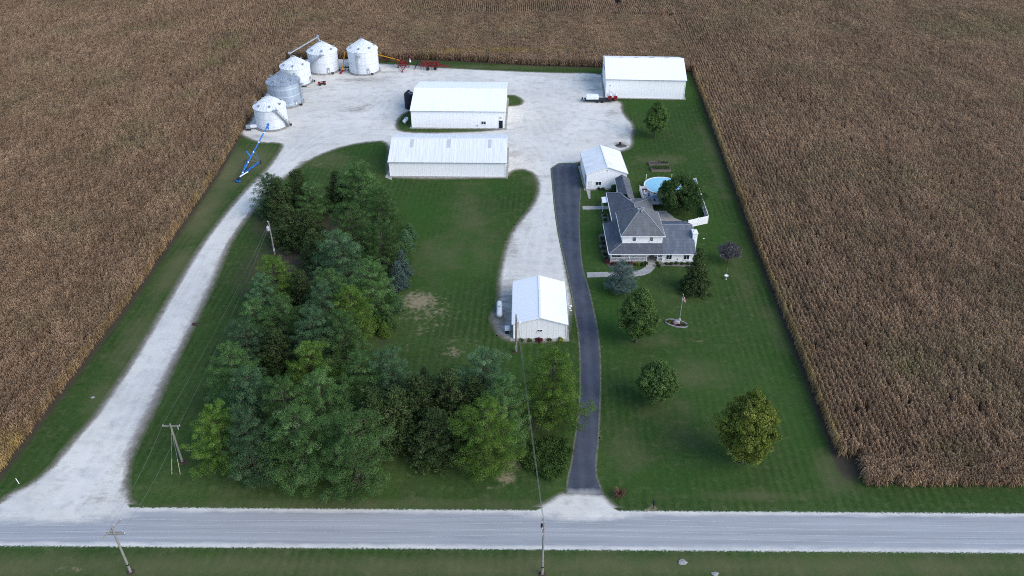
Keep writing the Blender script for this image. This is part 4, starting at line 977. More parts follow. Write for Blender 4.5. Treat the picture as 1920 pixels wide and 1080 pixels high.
g.add([(35.102, 132.36, ZE + .1), (35.102, 144.2, ZE + .1), (35.102, 137.9, 5.15)], [(0, 1, 2)]); part('gable_wall', g, M['siding'], H)
part('foundation', MB().prism([(21.2, 133.85), (35.25, 132.2), (35.25, 144.35), (29.2, 144.35), (29.2, 153.8), (20.9, 153.8), (20.9, 144), (21.2, 144)], 0, .32), M['stone'], H)
T_ = .12
def roof(name, pts, m, par=None):
    return part(name, MB().slab(pts, T_), M[m], par or H)
# pyramid roof
A = (25.2, 138.45, 8.95); e = (20.95, 29.5, 133.6, 143.2)
q = [(e[0], e[2], ZC + .1), (e[1], e[2], ZC + .1), (e[1], e[3], ZC + .1), (e[0], e[3], ZC + .1)]
r = MB().add([*q, A], [(0, 1, 4), (1, 2, 4), (2, 3, 4), (3, 0, 4), (3, 2, 1, 0)]); pr = part('pyramid_roof', r, M['shingle'], H)
hp = MB()
for k in q: hp.bar(Vector(k) + Vector((0, 0, .03)), Vector(A) + Vector((0, 0, .03)), .16, .05)
part('hip_cap', hp, pm('pale hip shingles', (.30, .31, .33), (.22, .23, .25), 3, .8), pr)
fa = MB()
for a, b in ((0, 1), (1, 2), (2, 3), (3, 0)):
    o = Vector((0, 0, -.08)); n = (Vector(q[a]) + Vector(q[b])) / 2 - Vector((25.2, 138.4, ZC + .1)); n.normalize(); fa.bar(Vector(q[a]) + o + n * .03, Vector(q[b]) + o + n * .03, .05, .2)
part('fascia', fa, M['white'], pr)
for x, y, z, s in ((24.6, 138.2, 8.55, .38), (25.75, 138.6, 8.5, .36), (25.25, 137.65, 8.42, .42)): part('roof_vent', MB().box((x, y, z), (s, s, .35)).box((x, y, z + .2), (s * 1.2, s * 1.2, .06)), M['galv'], pr)
# lower wrap-around roof
x0, y0, x1, yN = 18.65, 131.82, 35.45, 143.7
lw = roof('porch_roof', [(x0, y0, ZE), (x0 + 2.7, 134.0, ZL), (x0 + 2.7, 143.1, ZL), (x0, yN, ZE)], 'shingle_dark_shade')
yr, zr2 = 137.9, 5.35
sl = (ZL - ZE) / (134.0 - y0)
lf = roof('front_roof', [(x0, y0 + .002, ZE), (29.1, y0 + .002, ZE), (29.1, 134.0, ZL), (x0 + 2.7, 134.0, ZL)], 'shingle_dark_shade')
rf = roof('wing_roof', [(29.1, y0 + .002, ZE), (x1, y0 + .002, ZE), (x1, yr, zr2), (29.1, yr, zr2)], 'shingle_mid')
rb = roof('wing_roof', [(29.1, yr, zr2), (x1, yr, zr2), (x1, 144.6, 2.4), (29.1, 144.6, 2.4)], 'shingle_mid')
part('ridge_cap', MB().bar((29.1, yr, zr2 + .03), (x1, yr, zr2 + .03), .22, .05), pm('pale ridge shingles', (.26, .28, .30), (.20, .21, .23), 3, .8), rf)
part('hip_cap', MB().bar((x0, y0, ZE + .03), (x0 + 2.7, 134.0, ZL + .03), .16, .05), pm('pale hip cap', (.27, .285, .31), (.20, .21, .23), 3, .8), lw)
part('gutter', MB().bar((x0, y0 - .06, ZE - .06), (x1, y0 - .06, ZE - .06), .1, .14), M['white'], lf)
part('gutter', MB().bar((x0 - .06, y0, ZE - .06), (x0 - .06, yN, ZE - .06), .1, .14), M['white'], lw)
part('rake_trim', MB().bar((x1 + .03, y0, ZE - .08), (x1 + .03, yr, zr2 - .08), .05, .18).bar((x1 + .03, yr, zr2 - .08), (x1 + .03, 144.6, 2.32), .05, .18), M['white'], rf)
part('plumbing_vent', MB().tube((29.9, 142.6, 3.0), (29.9, 142.6, 3.9), .07), M['white'], rb)
# rear hip roof
ZR = 2.6; NW, hN, h2, ap, SR, SW = (20.55, 156.75, ZR), (23.25, 153.95, 3.98), (23.5, 152.2, 4.2), (25.2, 147.3, 5.0), (25.2, 143.0, 5.0), (20.55, 143.5, ZR)
N1, N2, NE, SE, S2 = (26.1, 156.75, ZR), (26.1, 154.2, ZR), (29.85, 154.2, ZR), (29.7, 148.0, ZR), (29.5, 143.0, ZR + .1)
rr = MB().add([NW, hN, h2, ap, SR, SW], [(0, 5, 4, 3, 2, 1)]); r1 = part('rear_roof', rr, M['shingle_dark_shade'], H)  # west face darker than the others: shade put into its colour
rr = MB().add([NW, hN, h2, ap, N1, N2, NE], [(1, 4, 0), (1, 2, 5), (1, 5, 4), (2, 3, 5), (3, 6, 5)]); part('rear_roof', rr, M['shingle'], H)
rr = MB().add([ap, NE, SE, S2, SR], [(0, 2, 1), (0, 3, 2), (0, 4, 3)]); r3 = part('rear_roof', rr, M['shingle'], H)
part('soffit', MB().add([NW, N1, N2, NE, SE, S2, SW], [(0, 1, 2, 3, 4, 5, 6)]), M['white'], H)
part('gutter', MB().bar((20.48, 143.6, ZR - .05), (20.48, 156.75, ZR - .05), .1, .14), M['white'], r1)
part('ridge_cap', MB().bar(Vector(ap) + Vector((0, 0, .03)), Vector(NE) + Vector((0, 0, .03)), .18, .05).bar(Vector(h2) + Vector((0, 0, .03)), Vector(ap) + Vector((0, 0, .03)), .18, .05).bar(Vector(ap) + Vector((0, 0, .03)), Vector(SR) + Vector((0, 0, .03)), .18, .05).bar(Vector(NW) + Vector((0, 0, .03)), Vector(hN) + Vector((0, 0, .03)), .18, .05), pm('pale rear ridge shingles', (.28, .29, .31), (.21, .22, .24), 3, .8), r3)
part('roof_vent', MB().box((24.9, 149.9, 4.35), (.4, .4, .4)), M['galv'], r3)
# breezeway roof
b0, b1 = 162.6, 151.6
part('breezeway_roof', MB().slab([(23.0, b0, 3.15), (24.5, b0, 4.1), (24.5, b1 + 1.2, 4.3), (23.0, b1 + 3.2, 3.2)], .1), M['shingle_dark_shade'], H)  # west slope in the darker copy, its shade painted in
part('breezeway_roof', MB().slab([(24.5, b0, 4.1), (26.15, b0, 3.15), (26.15, b1, 3.2), (24.5, b1, 4.3)], .1), M['shingle'], H)
# chimney
ch = part('chimney', MB().box((35.55, 135.6, 2.5), (.9, 1.5, 5.0)), M['siding'], H)
part('chimney_cap', MB().box((35.55, 135.6, 5.06), (1.08, 1.68, .13)).box((35.55, 135.6, 5.26), (.3, .3, .28)), M['white'], ch)
# windows and doors
for x in (23.65, 26.95): hung_window(H, (x, 134.0, 4.42), .72, 1.0)
for x in (30.4, 33.8): window(H, (x, 132.36, 1.32), 1.15, 1.2, (0, -1), 2)
for x, ww in ((22.6, 1.6), (25.2, 1.6)): window(H, (x, 134.0, 1.5), ww, 1.1, (0, -1), 2)
for y in (136, 139.5): window(H, (21.35, y, 1.5), .9, 1.1, (-1, 0), 1)
for y in (146.5, 151.0): window(H, (21.0, y, 1.5), .9, 1.0, (-1, 0), 1)
for y in (136, 140): hung_window(H, (21.35, y, 4.4), .72, 1.0, (-1, 0))
d = part('door', MB().box((27.3, 133.96, 1.3), (.95, .07, 2.0)), pm('brown front door', (.20, .11, .06), (.14, .08, .045), 3, .5), H); part('handle', MB().tube((27.65, 133.88, 1.25), (27.65, 133.94, 1.25), .05), M['galv'], d)
part('wall_light', MB().box((32.1, 132.31, .85), (.14, .1, .22)), M['dark'], H)
# porch
part('porch_floor', MB().prism([(19.0, 132.2), (29.09, 132.2), (29.09, 134.0), (21.35, 134.0), (21.35, 142.8), (19.0, 142.8)], 0, .34), M['porch_in'], H)
part('porch_step', MB().box((27.25, 131.85, .11), (1.9, .7, .22)), M['concrete'], H)
for x in (19.2, 22.7, 26.1, 28.15): part('porch_post', MB().box((x, 132.32, (.34 + ZE - .1) / 2 + .02), (.15, .15, ZE - .42)), M['vinyl'], H)
for y in (136, 139.5, 142.6): part('porch_post', MB().box((19.2, y, (.34 + ZE - .1) / 2 + .02), (.15, .15, ZE - .42)), M['vinyl'], H)
def rail(a, b, z0, h, sp=.16, par=None, name='porch_railing'):
    a, b = Vector(a), Vector(b); m = MB(); m.bar(a + Vector((0, 0, z0 + h)), b + Vector((0, 0, z0 + h)), .09, .07); m.bar(a + Vector((0, 0, z0 + .12)), b + Vector((0, 0, z0 + .12)), .07, .07)
    n = int((b - a).length / sp)
    for i in range(1, n): p = a + (b - a) * i / n; m.box(p + Vector((0, 0, z0 + .12 + (h - .12) / 2)), (.06, .06, h - .2))
    return part(name, m, M['vinyl'], par or H)
rail((19.29, 132.32, 0), (22.61, 132.32, 0), .34, .9); rail((22.79, 132.32, 0), (26.01, 132.32, 0), .34, .9); rail((28.24, 132.32, 0), (29.05, 132.32, 0), .34, .9); rail((19.2, 132.42, 0), (19.2, 135.9, 0), .34, .9); rail((19.2, 136.1, 0), (19.2, 139.4, 0), .34, .9); rail((19.2, 139.6, 0), (19.2, 142.5, 0), .34, .9)
# white awning over the side door
aw = part('awning', MB().slab([(19.35, 152.75, 2.25), (20.85, 152.75, 2.45), (20.85, 155.3, 2.45), (19.35, 155.3, 2.25)], .1), M['vinyl'], H)
part('awning_post', MB().tube((19.5, 152.9, 0), (19.5, 152.9, 2.2), .05).tube((19.5, 155.15, 0), (19.5, 155.15, 2.2), .05), M['vinyl'], aw)

# ---------------------------------------------------------------- pool yard
pc = Vector((33.9, 162.75, 0)); pr_ = 4.12
PL = thing('swimming_pool', 'round above-ground pool with white rim and bright blue water', 'swimming pool', pc)
part('pool_wall', MB().lathe([(pr_ + .02, 0), (pr_ + .02, 1.26), (pr_ - .04, 1.26), (pr_ - .04, .9)], pc, 48), M['vinyl'], PL, True)
part('rim', MB().lathe([(pr_ - .12, 1.27), (pr_ + .12, 1.27), (pr_ + .12, 1.33), (pr_ - .12, 1.33), (pr_ - .12, 1.27)], pc, 48), M['vinyl'], PL)
part('liner', MB().lathe([(pr_ - .06, 1.3), (pr_ - .06, 1.12)], pc, 48), pm('pale blue liner', (.30, .58, .70), (.22, .48, .62), 3, .5), PL, True)
part('water', MB().lathe([(0, 1.14), (pr_ - .05, 1.14)], pc, 48), M['water'], PL, True)
sk = MB()
for k in range(14):
    a = k * 6.283 / 14; sk.box(pc + Vector((math.cos(a) * (pr_ + .07), math.sin(a) * (pr_ + .07), .63)), (.12, .16, 1.24), a)
part('upright', sk, M['vinyl'], PL)
DK = thing('pool_deck', 'raised grey deck with white fence boards between the pool and the house', 'deck', (30.5, 157.5, 0))
cp = [(28.6, 155.0), (33.2, 155.0), (34.6, 157.2)]
arc_ = [(pc.x + (pr_ + .16) * math.cos(a), pc.y + (pr_ + .16) * math.sin(a)) for a in [R(x) for x in range(275, 186, -8)]]
part('deck_floor', MB().prism([(28.55, 160.6), (28.55, 154.4), (33.4, 154.4), (34.0, 157.0)] + arc_[1:], .95, 1.07), M['deck'], DK)
lg = MB()
for x, y in ((28.8, 154.6), (33.0, 154.6), (28.8, 160.3), (31.0, 156.8)): lg.box((x, y, .475), (.14, .14, .95))
part('leg', lg, M['wood'], DK)
def panel_fence(name, label, pts, h, z0=0, cat='fence', gap=.003, rail_only=False):
    b = Vector(((pts[0][0] + pts[-1][0]) / 2, (pts[0][1] + pts[-1][1]) / 2, 0)); t = thing(name, label, cat, b)
    for (ax, ay), (bx, by) in zip(pts[:-1], pts[1:]):
        a, c = Vector((ax, ay, z0)), Vector((bx, by, z0)); n = max(1, round((c - a).length / 2.0)); d = (c - a) / n
        for i in range(n):
            p, q = a + d * i, a + d * (i + 1); e = d.normalized() * .09
            m = MB(); m.bar(p + e + Vector((0, 0, h / 2)), q - e + Vector((0, 0, h / 2)), .05, h - .12); m.bar(p + e + Vector((0, 0, h - .03)), q - e + Vector((0, 0, h - .03)), .09, .09); m.bar(p + e + Vector((0, 0, .08)), q - e + Vector((0, 0, .08)), .09, .1)
            part('panel', m, M['vinyl'], t); po = part('post', MB().box(p + Vector((0, 0, h / 2 + .05)), (.13, .13, h + .1)), M['vinyl'], t); part('post_cap', MB().box(p + Vector((0, 0, h + .13)), (.17, .17, .06)), M['vinyl'], po)
    p = Vector((*pts[-1], z0)); part('post', MB().box(p + Vector((0, 0, h / 2 + .05)), (.13, .13, h + .1)), M['vinyl'], t); return t
panel_fence('vinyl_fence', 'white vinyl privacy fence around the back yard behind the pool and maple', [(37.75, 165.1), (41.75, 165.1), (41.1, 147.8), (36.6, 145.9)], 1.8)
panel_fence('deck_railing', 'white board railing on the west side of the pool deck', [(30.0, 160.95), (28.45, 160.95), (28.55, 154.3)], 1.0, 1.0)
for x, lab in ((30.6, 'white pole standing at the northwest edge of the pool'), (36.4, 'white pole standing at the northeast edge of the pool')):
    b = MB().tube((x, 166.1, 0), (x, 166.1, 2.35), .055); b.lathe([(.09, 2.35), (.09, 2.42), (0, 2.45)], (x, 166.1, 0), 8); solo('light_pole', b, pm('cream pole paint', (.75, .74, .64), (.65, .64, .55), 2, .5), lab, 'pole')
# patio table with chairs on the deck
pt = thing('patio_table', 'round blue-topped patio table on the pool deck', 'table', (31.1, 156.2, 1.07))
part('tabletop', MB().lathe([(.0, .70), (.75, .70), (.78, .73), (.75, .76), (0, .77)], (31.1, 156.2, 1.07), 20), M['cushion'], pt); part('leg', MB().tube((31.1, 156.2, 1.07), (31.1, 156.2, 1.76), .05).lathe([(.3, 0), (.3, .04), (.05, .06)], (31.1, 156.2, 1.07), 12), M['dark'], pt)
def patio_chair(x, y, rz, label, m='cushion'):
    c = thing('patio_chair', label, 'chair', (x, y, 1.07), rz, 'chairs on the pool deck'); L_ = lambda n, mb, mm: part(n, mb, M[mm], c, False, True)
    L_('seat', MB().box((0, 0, .43), (.5, .5, .07)), m); L_('backrest', MB().box((0, .26, .75), (.5, .07, .6), m=Matrix.Rotation(R(-10), 3, 'X')), m)
    for sx in (-.22, .22):
        for sy in (-.22, .22): L_('leg', MB().tube((sx, sy, 0), (sx, sy, .4), .022), 'dark')
        L_('armrest', MB().box((sx * 1.15, 0, .62), (.05, .5, .04)), 'dark')
patio_chair(30.1, 157.4, R(30), 'blue-cushioned deck chair between the table and the pool rim'); patio_chair(29.6, 155.9, R(90), 'blue-cushioned deck chair beside the white deck railing')
patio_chair(29.4, 158.6, R(70), 'pale deck chair in the deck corner by the railing', 'vinyl')
st = thing('deck_box', 'dark grey storage box in the corner of the pool deck', 'storage box', (29.5, 160.2, 1.07)); part('box_body', MB().box((29.5, 160.2, 1.33), (1.1, .5, .5)), M['gutter'], st); part('lid', MB().box((29.5, 160.2, 1.61), (1.16, .56, .07)), M['dark'], st)
bush('flower_clump', 27.8, 157.0, .5, .7, 'shrub_red', 'reddish flowering shrub against the pool deck fence', 'plant')
# raised beds
def raised_bed(x0, x1, y0, y1, label, plants):
    t = thing('raised_bed', label, 'garden bed', ((x0 + x1) / 2, (y0 + y1) / 2, 0), 0, 'raised garden beds'); b = MB(); h = .55; k = .1
    b.box(((x0 + x1) / 2, y0, h / 2), (x1 - x0, k, h)); b.box(((x0 + x1) / 2, y1, h / 2), (x1 - x0, k, h)); b.box((x0, (y0 + y1) / 2, h / 2), (k, y1 - y0 - k - .004, h - .004)); b.box((x1, (y0 + y1) / 2, h / 2), (k, y1 - y0 - k - .004, h - .004)); b.box(((x0 + x1) / 2 + .3, (y0 + y1) / 2, h / 2), (k, y1 - y0 - k - .004, h - .004))
    part('board_frame', b, M['wood'], t); part('soil', MB().box(((x0 + x1) / 2, (y0 + y1) / 2, .42), (x1 - x0 - k, y1 - y0 - k, .03)), M['soilbed'], t)
    rng = np.random.default_rng(int(y0)); n = len(plants); c = np.array([[p[0], p[1], .55 + p[2] * .4] for p in plants]); rr = np.array([p[2] for p in plants])
    pp, nr, sz = puffs(c, rr, 40, rng, .09, up=.5); me = leaf_mesh('plants', pp - [(x0 + x1) / 2, (y0 + y1) / 2, 0], nr, sz, rng.uniform(0, 1, len(pp)), rng, M['shrub']); o = bpy.data.objects.new('plants', me); C.objects.link(o); o.parent = t
raised_bed(32.8, 37.3, 175.4, 177.0, 'weathered wooden raised bed, the farther one, half bare soil', [(35.9 + i * .28, 176.3, .28) for i in range(5)] + [(35.3, 176.7, .3)])
raised_bed(32.9, 37.4, 172.3, 174.4, 'wooden raised bed closer to the pool, full of low plants', [(33.3 + (i % 9) * .47, 172.9 + (i // 9) * .6, .3) for i in range(27)])
# planting round the house
beds = [(18.5, 132.2, .6, .9, 'shrub_red'), (18.4, 133.6, .6, .8, 'leaf_dark'), (18.3, 135.2, .55, .7, 'leaf_dark'), (18.2, 137.2, .6, .8, 'leaf_dark'), (18.2, 139.4, .65, .9, 'leaf_dark'), (18.3, 141.2, .6, .8, 'leaf_dark'), (19.4, 131.4, .6, .7, 'shrub_red'), (20.3, 131.5, .55, .6, 'leaf_dark'), (21.2, 131.3, .5, .6, 'shrub'), (22.2, 131.4, .5, .6, 'leaf_dark'), (22.9, 131.6, .5, .8, 'shrub_red'), (24.3, 131.5, .55, .6, 'leaf_yellow'), (25.3, 131.4, .5, .6, 'shrub'), (26.0, 131.8, .35, .7, 'leaf_dark'), (28.2, 131.8, .4, .7, 'leaf_dark'), (28.5, 131.1, .5, .5, 'shrub'), (29.9, 131.7, .35, .4, 'shrub'), (30.8, 131.7, .42, .5, 'leaf_dark'), (31.9, 131.8, .42, .6, 'shrub'), (33.0, 131.7, .45, .5, 'leaf_dark'), (34.0, 131.7, .4, .5, 'leaf_dark'), (35.2, 131.6, .45, .6, 'leaf_dark')]
labs = ['reddish shrub at the left front corner of the porch', 'dark shrub beside the porch corner, west side, nearest the road', 'dark shrub along the west porch, second from the front corner', 'dark shrub along the middle of the west porch', 'rounded dark shrub along the west porch toward the back', 'dark shrub at the rear end of the west porch', 'russet shrub at the left end of the front bed', 'dark shrub next to the russet one in the front bed', 'green shrub in front of the left porch railing', 'dark shrub behind the silvery blue spruce', 'pink-flowered shrub in front of the porch railing', 'yellow-green shrub in front of the porch railing', 'green shrub just left of the porch steps bed', 'dark potted plant left of the porch steps', 'dark potted plant right of the porch steps', 'green shrub at the curve of the front path', 'tiny shrub below the left twin window', 'small dark shrub below and right of the left twin window', 'loose green shrub between the twin windows', 'dark shrub left of the right twin window', 'small dark shrub under the right twin window', 'dark shrub at the right front corner of the house']
for i, (x, y, r, h, m) in enumerate(beds): bush('shrub', x, y, r, h, m, labs[i], 'shrub', 'shrubs in the house beds', 18, 26, .08, i)
for y, lab in ((145.6, 'dark round shrub in the side bed, closest to the porch'), (147.2, 'dark round shrub in the middle of the side bed'), (148.9, 'dark round shrub in the side bed, third from the porch'), (150.8, 'leafy shrub beside the side path')): bush('shrub', 19.8, y, .5, .6, 'leaf_dark', lab, 'shrub', 'shrubs in the house beds', 18, 26, .08, int(y))
bush('shrub', 23.1, 162.6, 1.1, 1.5, 'leaf_dark', 'large dark shrub against the small garage wall', 'shrub', None, 40, 40, .1); bush('shrub', 19.6, 163.1, .5, .45, 'leaf_dark', 'low dark shrub at the small garage wall', 'shrub', None, 20, 30, .08); bush('shrub', 20.6, 163.1, .5, .45, 'leaf_dark', 'low dark shrub under the small garage window', 'shrub', None, 20, 30, .08)
bush('flower_clump', 4.6, 107.6, .7, .5, 'shrub_red', 'pink flowering clump under the garage twin window', 'plant'); bush('flower_clump', 8.2, 107.7, .6, .5, 'leaf_yellow', 'yellow flowering clump at the right corner of the garage', 'plant')
for x, lab in ((1.6, 'low green shrub at the left of the garage front'), (3.0, 'low green shrub left of the pink clump at the garage'), (6.3, 'low green shrub right of the pink clump at the garage')): bush('shrub', x, 107.75, .45, .3, 'shrub', lab, 'shrub', 'shrubs along the garage front')
# ---------------------------------------------------------------- grain bins
def grain_bin(cx, cy, r, ze, za, label, wall='bin_white', roofm='bin_roof', door_a=-70, vents=7, ladder=None, stair=None, seed=0):
    c = Vector((cx, cy, 0)); t = thing('grain_bin', label, 'grain bin', c, 0, 'grain bins'); rng = random.Random(seed)
    part('foundation', MB().lathe([(r + .38, 0), (r + .38, .28), (r + .30, .32), (0, .32)], c, 40), M['found'], t)
    part('wall', MB().lathe([(r, .32), (r, ze)], c, 64), M[wall], t, True)
    b = MB(); n = 64
    b.lathe([(r + .16, ze - .06), (r + .16, ze + .02), (.42, za - .12), (.42, za + .04), (0, za + .16)], c, n); ro = part('roof', b, M[roofm], t)
    rb = MB(); nr = 30
    for k in range(nr):
        a = 6.283 * k / nr; d = Vector((math.cos(a), math.sin(a), 0)); rb.bar(c + d * (r + .15) + Vector((0, 0, ze + .06)), c + d * .45 + Vector((0, 0, za - .06)), .07, .09)
    part('roof_rib', rb, M[roofm], ro)
    part('peak_cap', MB().lathe([(.5, za + .02), (.5, za + .16), (.2, za + .3), (0, za + .32)], c, 16), M['galv'], ro)
    sl = (za - ze) / r
    for k in range(vents):
        a = 6.283 * (k + .35) / vents + seed; rr = r * .78; p = c + Vector((math.cos(a) * rr, math.sin(a) * rr, ze + (r - rr) * sl)); q = Matrix.Rotation(a, 3, 'Z')
        part('roof_vent', MB().box(p + Vector((0, 0, .22)), (.42, .42, .5), a).box(p + q @ Vector((.2, 0, .48)), (.6, .52, .12), a), M['galv'], ro)
    rg = MB()
    for z in (.34, ze - .05): rg.lathe([(r + .001, z), (r + .05, z), (r + .05, z + .1), (r + .001, z + .1)], c, 48)
    part('ring_band', rg, M['galv'], t)
    def radial(a, z, rr): return c + Vector((math.cos(R(a)) * rr, math.sin(R(a)) * rr, z))
    q = R(door_a)
    d = part('door', MB().box(radial(door_a, 1.35, r + .05), (.12, .85, 1.5), q), M['galv'], t); part('door_panel', MB().box(radial(door_a, 1.0, r + .13), (.05, .5, .55), q), M['bin_white'], d)
    part('unload_tube', MB().tube(radial(door_a + 12, .5, r - .1), radial(door_a + 12, .42, r + .8), .13).box(radial(door_a + 12, .5, r + .9), (.35, .35, .5), q), M['dark'], t)
    if ladder is not None:
        m = MB(); a = R(ladder); sd = Vector((-math.sin(a), math.cos(a), 0)); p = radial(ladder, 0, r + .22)
        for s in (-.22, .22): m.bar(p + sd * s + Vector((0, 0, .6)), p + sd * s + Vector((0, 0, ze + .5)), .05)
        for k in range(int(ze / .3)): m.bar(p - sd * .22 + Vector((0, 0, .7 + k * .3)), p + sd * .22 + Vector((0, 0, .7 + k * .3)), .035)
        ld = part('ladder', m, M['galv'], t); cg = MB(); f = Vector((math.cos(a), math.sin(a), 0))
        k = 2.4
        while k < ze + .3:
            pts = [p + sd * (.34 * math.cos(x)) + f * (.62 * math.sin(x)) + Vector((0, 0, k)) for x in [R(i * 30) for i in range(7)]]; cg.path(pts, .025, 4); k += .9
        for x in (45, 90, 135): v = sd * (.34 * math.cos(R(x))) + f * (.62 * math.sin(R(x))); cg.bar(p + v + Vector((0, 0, 2.4)), p + v + Vector((0, 0, ze + .3)), .04)
        part('safety_cage', cg, M['galv'], ld); pl = MB().box(radial(ladder + 8, ze - .9, r + .5), (.9, 1.3, .06), a)
        for s in (0, .45, .9): pl.box(radial(ladder + 8, ze - .9 + s, r + .93), (.05, 1.3, .05), a)
        part('platform', pl, M['galv'], t)
    if stair is not None:
        a0, a1 = stair; n = 26; m = MB(); ri, ro_ = r + .12, r + .82; out = []
        for k in range(n):
            a = a0 + (a1 - a0) * k / (n - 1); z = .55 + (ze - .5) * k / (n - 1); m.box(radial(a, z, (ri + ro_) / 2), (.7, .34, .05), R(a)); out.append(radial(a, z, ro_))
        m.path(out, .06, 4); m.path([p + Vector((0, 0, .95)) for p in out], .04, 4)
        m.path([p + Vector((0, 0, .5)) for p in out], .03, 4)
        for p in out[::3]: m.bar(p, p + Vector((0, 0, .95)), .04)
        part('spiral_stair', m, M['galv'], t); pl = MB().box(radial(a1, ze + .1, r + .5), (.9, 1.3, .06), R(a1))
        for s in (.5, 1.0): pl.box(radial(a1, ze + .1 + s, r + .93), (.05, 1.3, .05), R(a1))
        part('platform', pl, M['galv'], t)
    return t
grain_bin(-63.1, 199.9, 4.1, 5.55, 8.2, 'pale grain bin nearest the blue auger, with curved stairs on its right side', door_a=-18, stair=(-15, -58), seed=.2)
grain_bin(-63.2, 216.0, 4.55, 6.45, 9.2, 'blue-grey shiny galvanised bin, second from the blue auger', 'bin_galv', 'bin_roof_galv', door_a=-40, ladder=-12, seed=.5, vents=9)
grain_bin(-63.8, 232.3, 4.3, 5.2, 7.85, 'pale grain bin between the galvanised one and the bin with spiral stairs', door_a=-12, seed=.9)
grain_bin(-57.8, 243.1, 4.5, 6.1, 8.95, 'pale grain bin wrapped by a long spiral stair to a roof hatch', door_a=-62, stair=(-165, -80), seed=.1)
grain_bin(-45.4, 242.6, 4.55, 6.9, 9.8, 'easternmost grain bin with a caged ladder facing the yard', door_a=-66, ladder=-104, seed=.7)
# transfer auger between two bin peaks
a, b = P(543, 100.5, 8.9), P(596, 69, 10.4)
t = thing('transfer_auger', 'grey auger tube spanning from one bin peak up to the next', 'auger', a); d = (b - a)
part('tube', MB().tube(a - d * .02, b, .20), M['galv'], t, True); part('motor', MB().box(a + Vector((0, 0, .18)), (.6, .5, .55)), M['gutter'], t); part('discharge_head', MB().box(b + Vector((0, 0, .05)), (.7, .6, .7)).tube(b, b + Vector((.25, -.1, -1.2)), .2), M['galv'], t)
sp = MB()
for k in (-.7, .7): sp.bar(b + Vector((k, 0, -1.5)), b + Vector((0, 0, -.1)), .07)
sp.bar(a + Vector((.1, 0, -1.1)), a, .12); part('support', sp, M['galv'], t)
# drying fan
c = P(467, 243); f = thing('drying_fan', 'aeration fan and duct at the foot of the bin nearest the blue auger', 'fan', c)
part('duct', MB().tube(c + Vector((.4, 0, .8)), c + Vector((2.0, .9, .7)), .45, .6, 14), M['bin_white'], f, True); part('fan_housing', MB().lathe([(.62, -.5), (.62, .45)], c + Vector((0, -.2, .8)), 18, 'X'), M['galv'], f, True); part('motor', MB().box(c + Vector((-.5, -.2, .85)), (.5, .5, .5)).box(c + Vector((-.05, -.2, .15)), (1.2, 1.0, .3)), M['dark'], f)
# black buckets at a bin foot
c = P(569, 163.5)
for k in range(4):
    p = c + Vector((-.9 + k * .55, -.12 + .08 * k, 0)); solo('bucket', MB().lathe([(.17, 0), (.2, .38), (.17, .38), (.15, .1), (0, .1)], p, 12), M['black_poly'], 'black bucket in a row at the foot of the bin behind the galvanised one', 'bucket', 'row of black buckets', base=p)

# ---------------------------------------------------------------- tanks
def h_tank(name, a, b, r, label, m='tank_white', leg=.45, group=None):
    a, b = Vector(a), Vector(b); z = Vector((0, 0, r + leg)); d = (b - a).normalized(); Ln = (b - a).length
    t = thing(name, label, 'tank', (a + b) / 2, 0, group); rz = math.atan2(d.y, d.x); h = Ln / 2
    prof = [(0, -h), (r * .5, -h + r * .12), (r * .85, -h + r * .35), (r, -h + r * .7), (r, h - r * .7), (r * .85, h - r * .35), (r * .5, h - r * .12), (0, h)]
    mb = MB().lathe(prof, (0, 0, 0), 18, 'X'); mt = Matrix.Rotation(rz, 3, 'Z'); cc = (a + b) / 2 + z; mb.v = [tuple(mt @ Vector(v) + cc) for v in mb.v]
    part('tank_body', mb, M[m], t, True); dm = part('dome', MB().lathe([(.2, 0), (.2, .16), (.12, .22), (0, .23)], cc + Vector((0, 0, r - .03)), 12), M['gutter'], t)
    for s in (-.55, .55): part('leg', MB().box(cc + d * h * s - Vector((0, 0, r * .5 + leg / 2 + .02)), (.14, r * 1.3, r + leg - .04), rz), M['concrete'], t)
    return t
a, b = P(936.5, 600), P(936.5, 573); h_tank('propane_tank', a, b, .52, 'large white propane tank on the grass left of the garage', leg=.28)
a, b = P(757.8, 233.5), P(763.5, 226); h_tank('propane_tank', a, b, .48, 'small white propane tank beside the left end of the clean shed', leg=.25)
c = P(767.5, 205.8) + Vector((0, 1.3, 0)); t = thing('storage_tank', 'tall black poly tank with cone top at the corner of the clean shed', 'tank', c)
part('tank_body', MB().lathe([(1.28, 0), (1.33, .1), (1.33, 4.1), (1.28, 4.25), (.35, 4.95), (.35, 5.05), (0, 5.07)], c, 32), M['black_poly'], t, True)
rg = MB()
for k in range(6): rg.lathe([(1.33, .5 + k * .62), (1.36, .53 + k * .62), (1.36, .63 + k * .62), (1.33, .66 + k * .62)], c, 32)
part('hoop', rg, M['black_poly'], t, True); part('lid', MB().lathe([(.32, 5.05), (.32, 5.12), (0, 5.15)], c, 16), M['rubber'], t)
part('pipe', MB().path([c + Vector((.3, -.3, 4.95)), c + Vector((.7, -.5, 4.9)), c + Vector((1.5, -.4, 4.2)), c + Vector((1.55, -.4, .3))], .09, 8), M['galv'], t, True)
part('top_frame', MB().bar(c + Vector((-.1, -.6, 4.75)), c + Vector((1.0, -1.0, 4.4)), .14).bar(c + Vector((.1, .5, 4.75)), c + Vector((1.25, .1, 4.4)), .14).bar(c + Vector((.95, -1.0, 4.42)), c + Vector((1.25, .1, 4.42)), .14), M['galv'], t)
